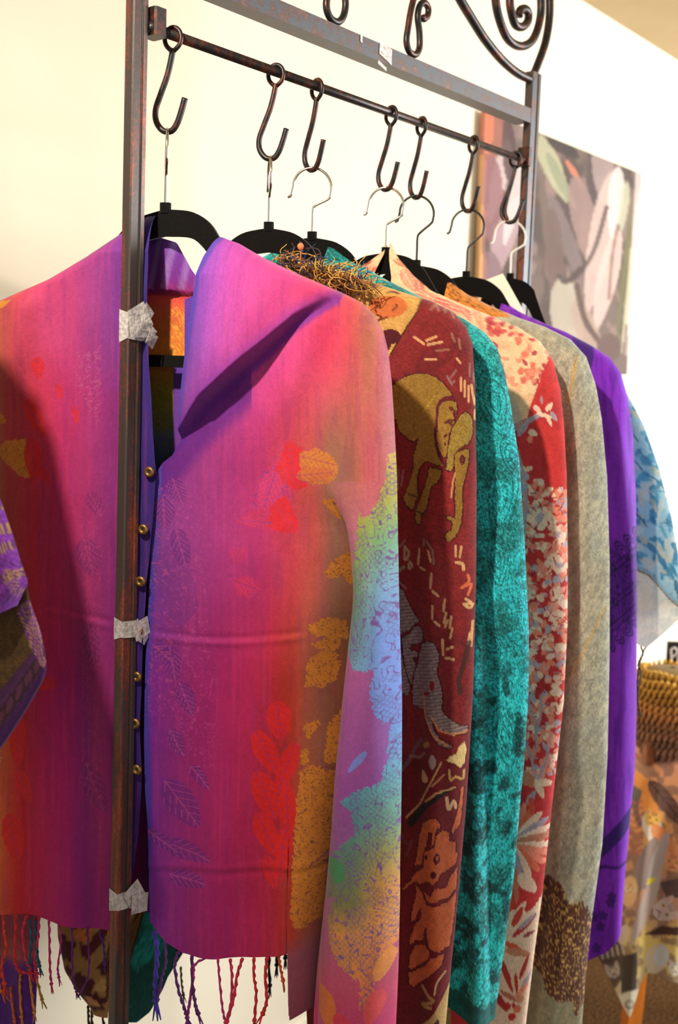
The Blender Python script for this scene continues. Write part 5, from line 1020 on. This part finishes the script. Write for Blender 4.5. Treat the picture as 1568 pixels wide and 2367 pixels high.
CP2 = np.vstack([np.array(rows), CP]); colx = np.vstack([np.repeat(Xc[:1], 10, 0), Xc]); coly = np.vstack([Yc[:1]-np.arange(10, 0, -1)[:, None]*5.0, Yc])
scarf = new_obj('printed_scarf', CP2.reshape(-1, 3), grid_faces(nys+10, nxs), M_print, None, True, lin(np.clip(cat_color(colx.ravel(), coly.ravel()), 0, 255))*GAIN*1.25, True)
sd = scarf.modifiers.new('thick', 'SOLIDIFY'); sd.thickness = .0015
tag(scarf, 'cat print silk scarf draped over the orange wooden stool', 'scarf')
# crocheted bag
hc = P(1548, 1655, 2.43); hc = np.array([hc[0], hc[1], zs+.0])
bag = thing('crocheted_hat', hc, 'chunky crocheted hat in orange fading to brown, on the stool', 'hat')
hp = [(.050, .0), (.066, .03), (.078, .07), (.086, .11), (.088, .15), (.086, .18), (.078, .21), (.06, .228), (.03, .236), (.002, .238)]
hp = [(r_, z_*.80) for r_, z_ in hp]; hpz = [p_[1] for p_ in hp]; hpr = [p_[0] for p_ in hp]
V = []; n = 40
for (r_, z_) in hp:
    for k in range(n): V.append(hc + np.array([(r_-.006)*math.cos(2*math.pi*k/n), (r_-.006)*math.sin(2*math.pi*k/n), z_+.012]))
Fh = [(i*n+k, i*n+(k+1) % n, (i+1)*n+(k+1) % n, (i+1)*n+k) for i in range(len(hp)-1) for k in range(n)]
def hat_c(z): return stops(np.asarray(z)*1.25, [(0, (160, 118, 88)), (.08, (180, 130, 90)), (.14, (210, 142, 76)), (.19, (240, 172, 66)), (.24, (250, 196, 84))])
zz = np.array(V)[:, 2]-hc[2]; new_obj('crown', V, Fh, M_fuzz, bag, True, lin(hat_c(zz)*.55)*GAIN, True)
tilt = 0
parts = []; cols = []
for row in range(12):
    z0 = .004+row*.016; r0 = np.interp(z0, hpz, hpr); m = max(8, int(2*math.pi*r0/.0042/3)*3)
    pts = []
    for k in range(m*3+1):
        th = 2*math.pi*k/(m*3)*1.0; ph = k*2*math.pi/9
        pts.append(hc + np.array([(r0+.004*math.cos(ph))*math.cos(th), (r0+.004*math.cos(ph))*math.sin(th), z0+.012+.0075*math.sin(ph)+.003*math.sin(th*5+row)]))
    v, f = tube(pts, .0036, 5, False); parts.append((v, f)); cols.append(hat_c(np.array(v)[:, 2]-hc[2])*(.85+.3*random.random()))
v, f = join(parts); o = new_obj('crochet_stitches', v, f, M_fuzz, bag, True, lin(np.clip(np.vstack(cols), 0, 255))*GAIN, True); o['kind'] = 'stuff'
# wooden hat block beside it, on the stool
wb = P(1499, 1755, 2.40); wb = np.array([wb[0], wb[1], zs])
v, f = box(wb+EZ*.045, sa, sb_, EZ, .010, .012, .045, .003); wo = new_obj('wooden_block', v, f, plain('brown_wood', (150, 84, 36), .5, 0, 50, .15), None, False); tag(wo, 'small brown wooden block beside the crocheted hat', 'block')
# sign
sc_ = P(1578, 1518, 2.70); sn = thing('shop_sign', (sc_[0], sc_[1], zs), 'small black card sign with white hand lettering above the crocheted hat', 'sign')
su = RH; sv_ = -FH; s_ = 2.70/F_
v, f = box(sc_, su, sv_, EZ, 37*s_, .003, 35*s_); new_obj('card', v, f, M_black, sn, False)
v, f = box(np.array([sc_[0], sc_[1], (zs+sc_[2]-35*s_)/2])+FH*.004, su, sv_, EZ, 18*s_, .004, (sc_[2]-35*s_-zs)/2); new_obj('stand', v, f, M_white, sn, False)
v, f = box(np.array([sc_[0], sc_[1], zs+.004])+FH*.004, su, sv_, EZ, .04, .03, .004); new_obj('stand_base', v, f, M_white, sn, False)
def stroke(pts, r): 
    q = [sc_ + su*((x-1578)*s_) - EZ*((y-1518)*s_) + sv_*.0036 for x, y in pts]; return tube(smooth_path(q, 5), r*s_, 6)
v, f = join([stroke([(1553, 1532), (1551, 1515), (1549, 1500)], 2.6), stroke([(1549, 1501), (1558, 1497), (1564, 1505), (1560, 1514), (1553, 1518)], 2.4), stroke([(1578, 1516), (1570, 1514), (1566, 1522), (1570, 1530), (1577, 1526), (1578, 1514), (1579, 1531)], 2.0)])
new_obj('lettering', v, f, M_chalk, sn)
v, f = join([stroke([(1546, 1548), (1548, 1541), (1551, 1548), (1554, 1541)], 1.0), stroke([(1558, 1547), (1561, 1543), (1564, 1547)], 1.0), stroke([(1568, 1547), (1571, 1543), (1575, 1547)], 1.0)])
new_obj('small_lettering', v, f, M_ink, sn)
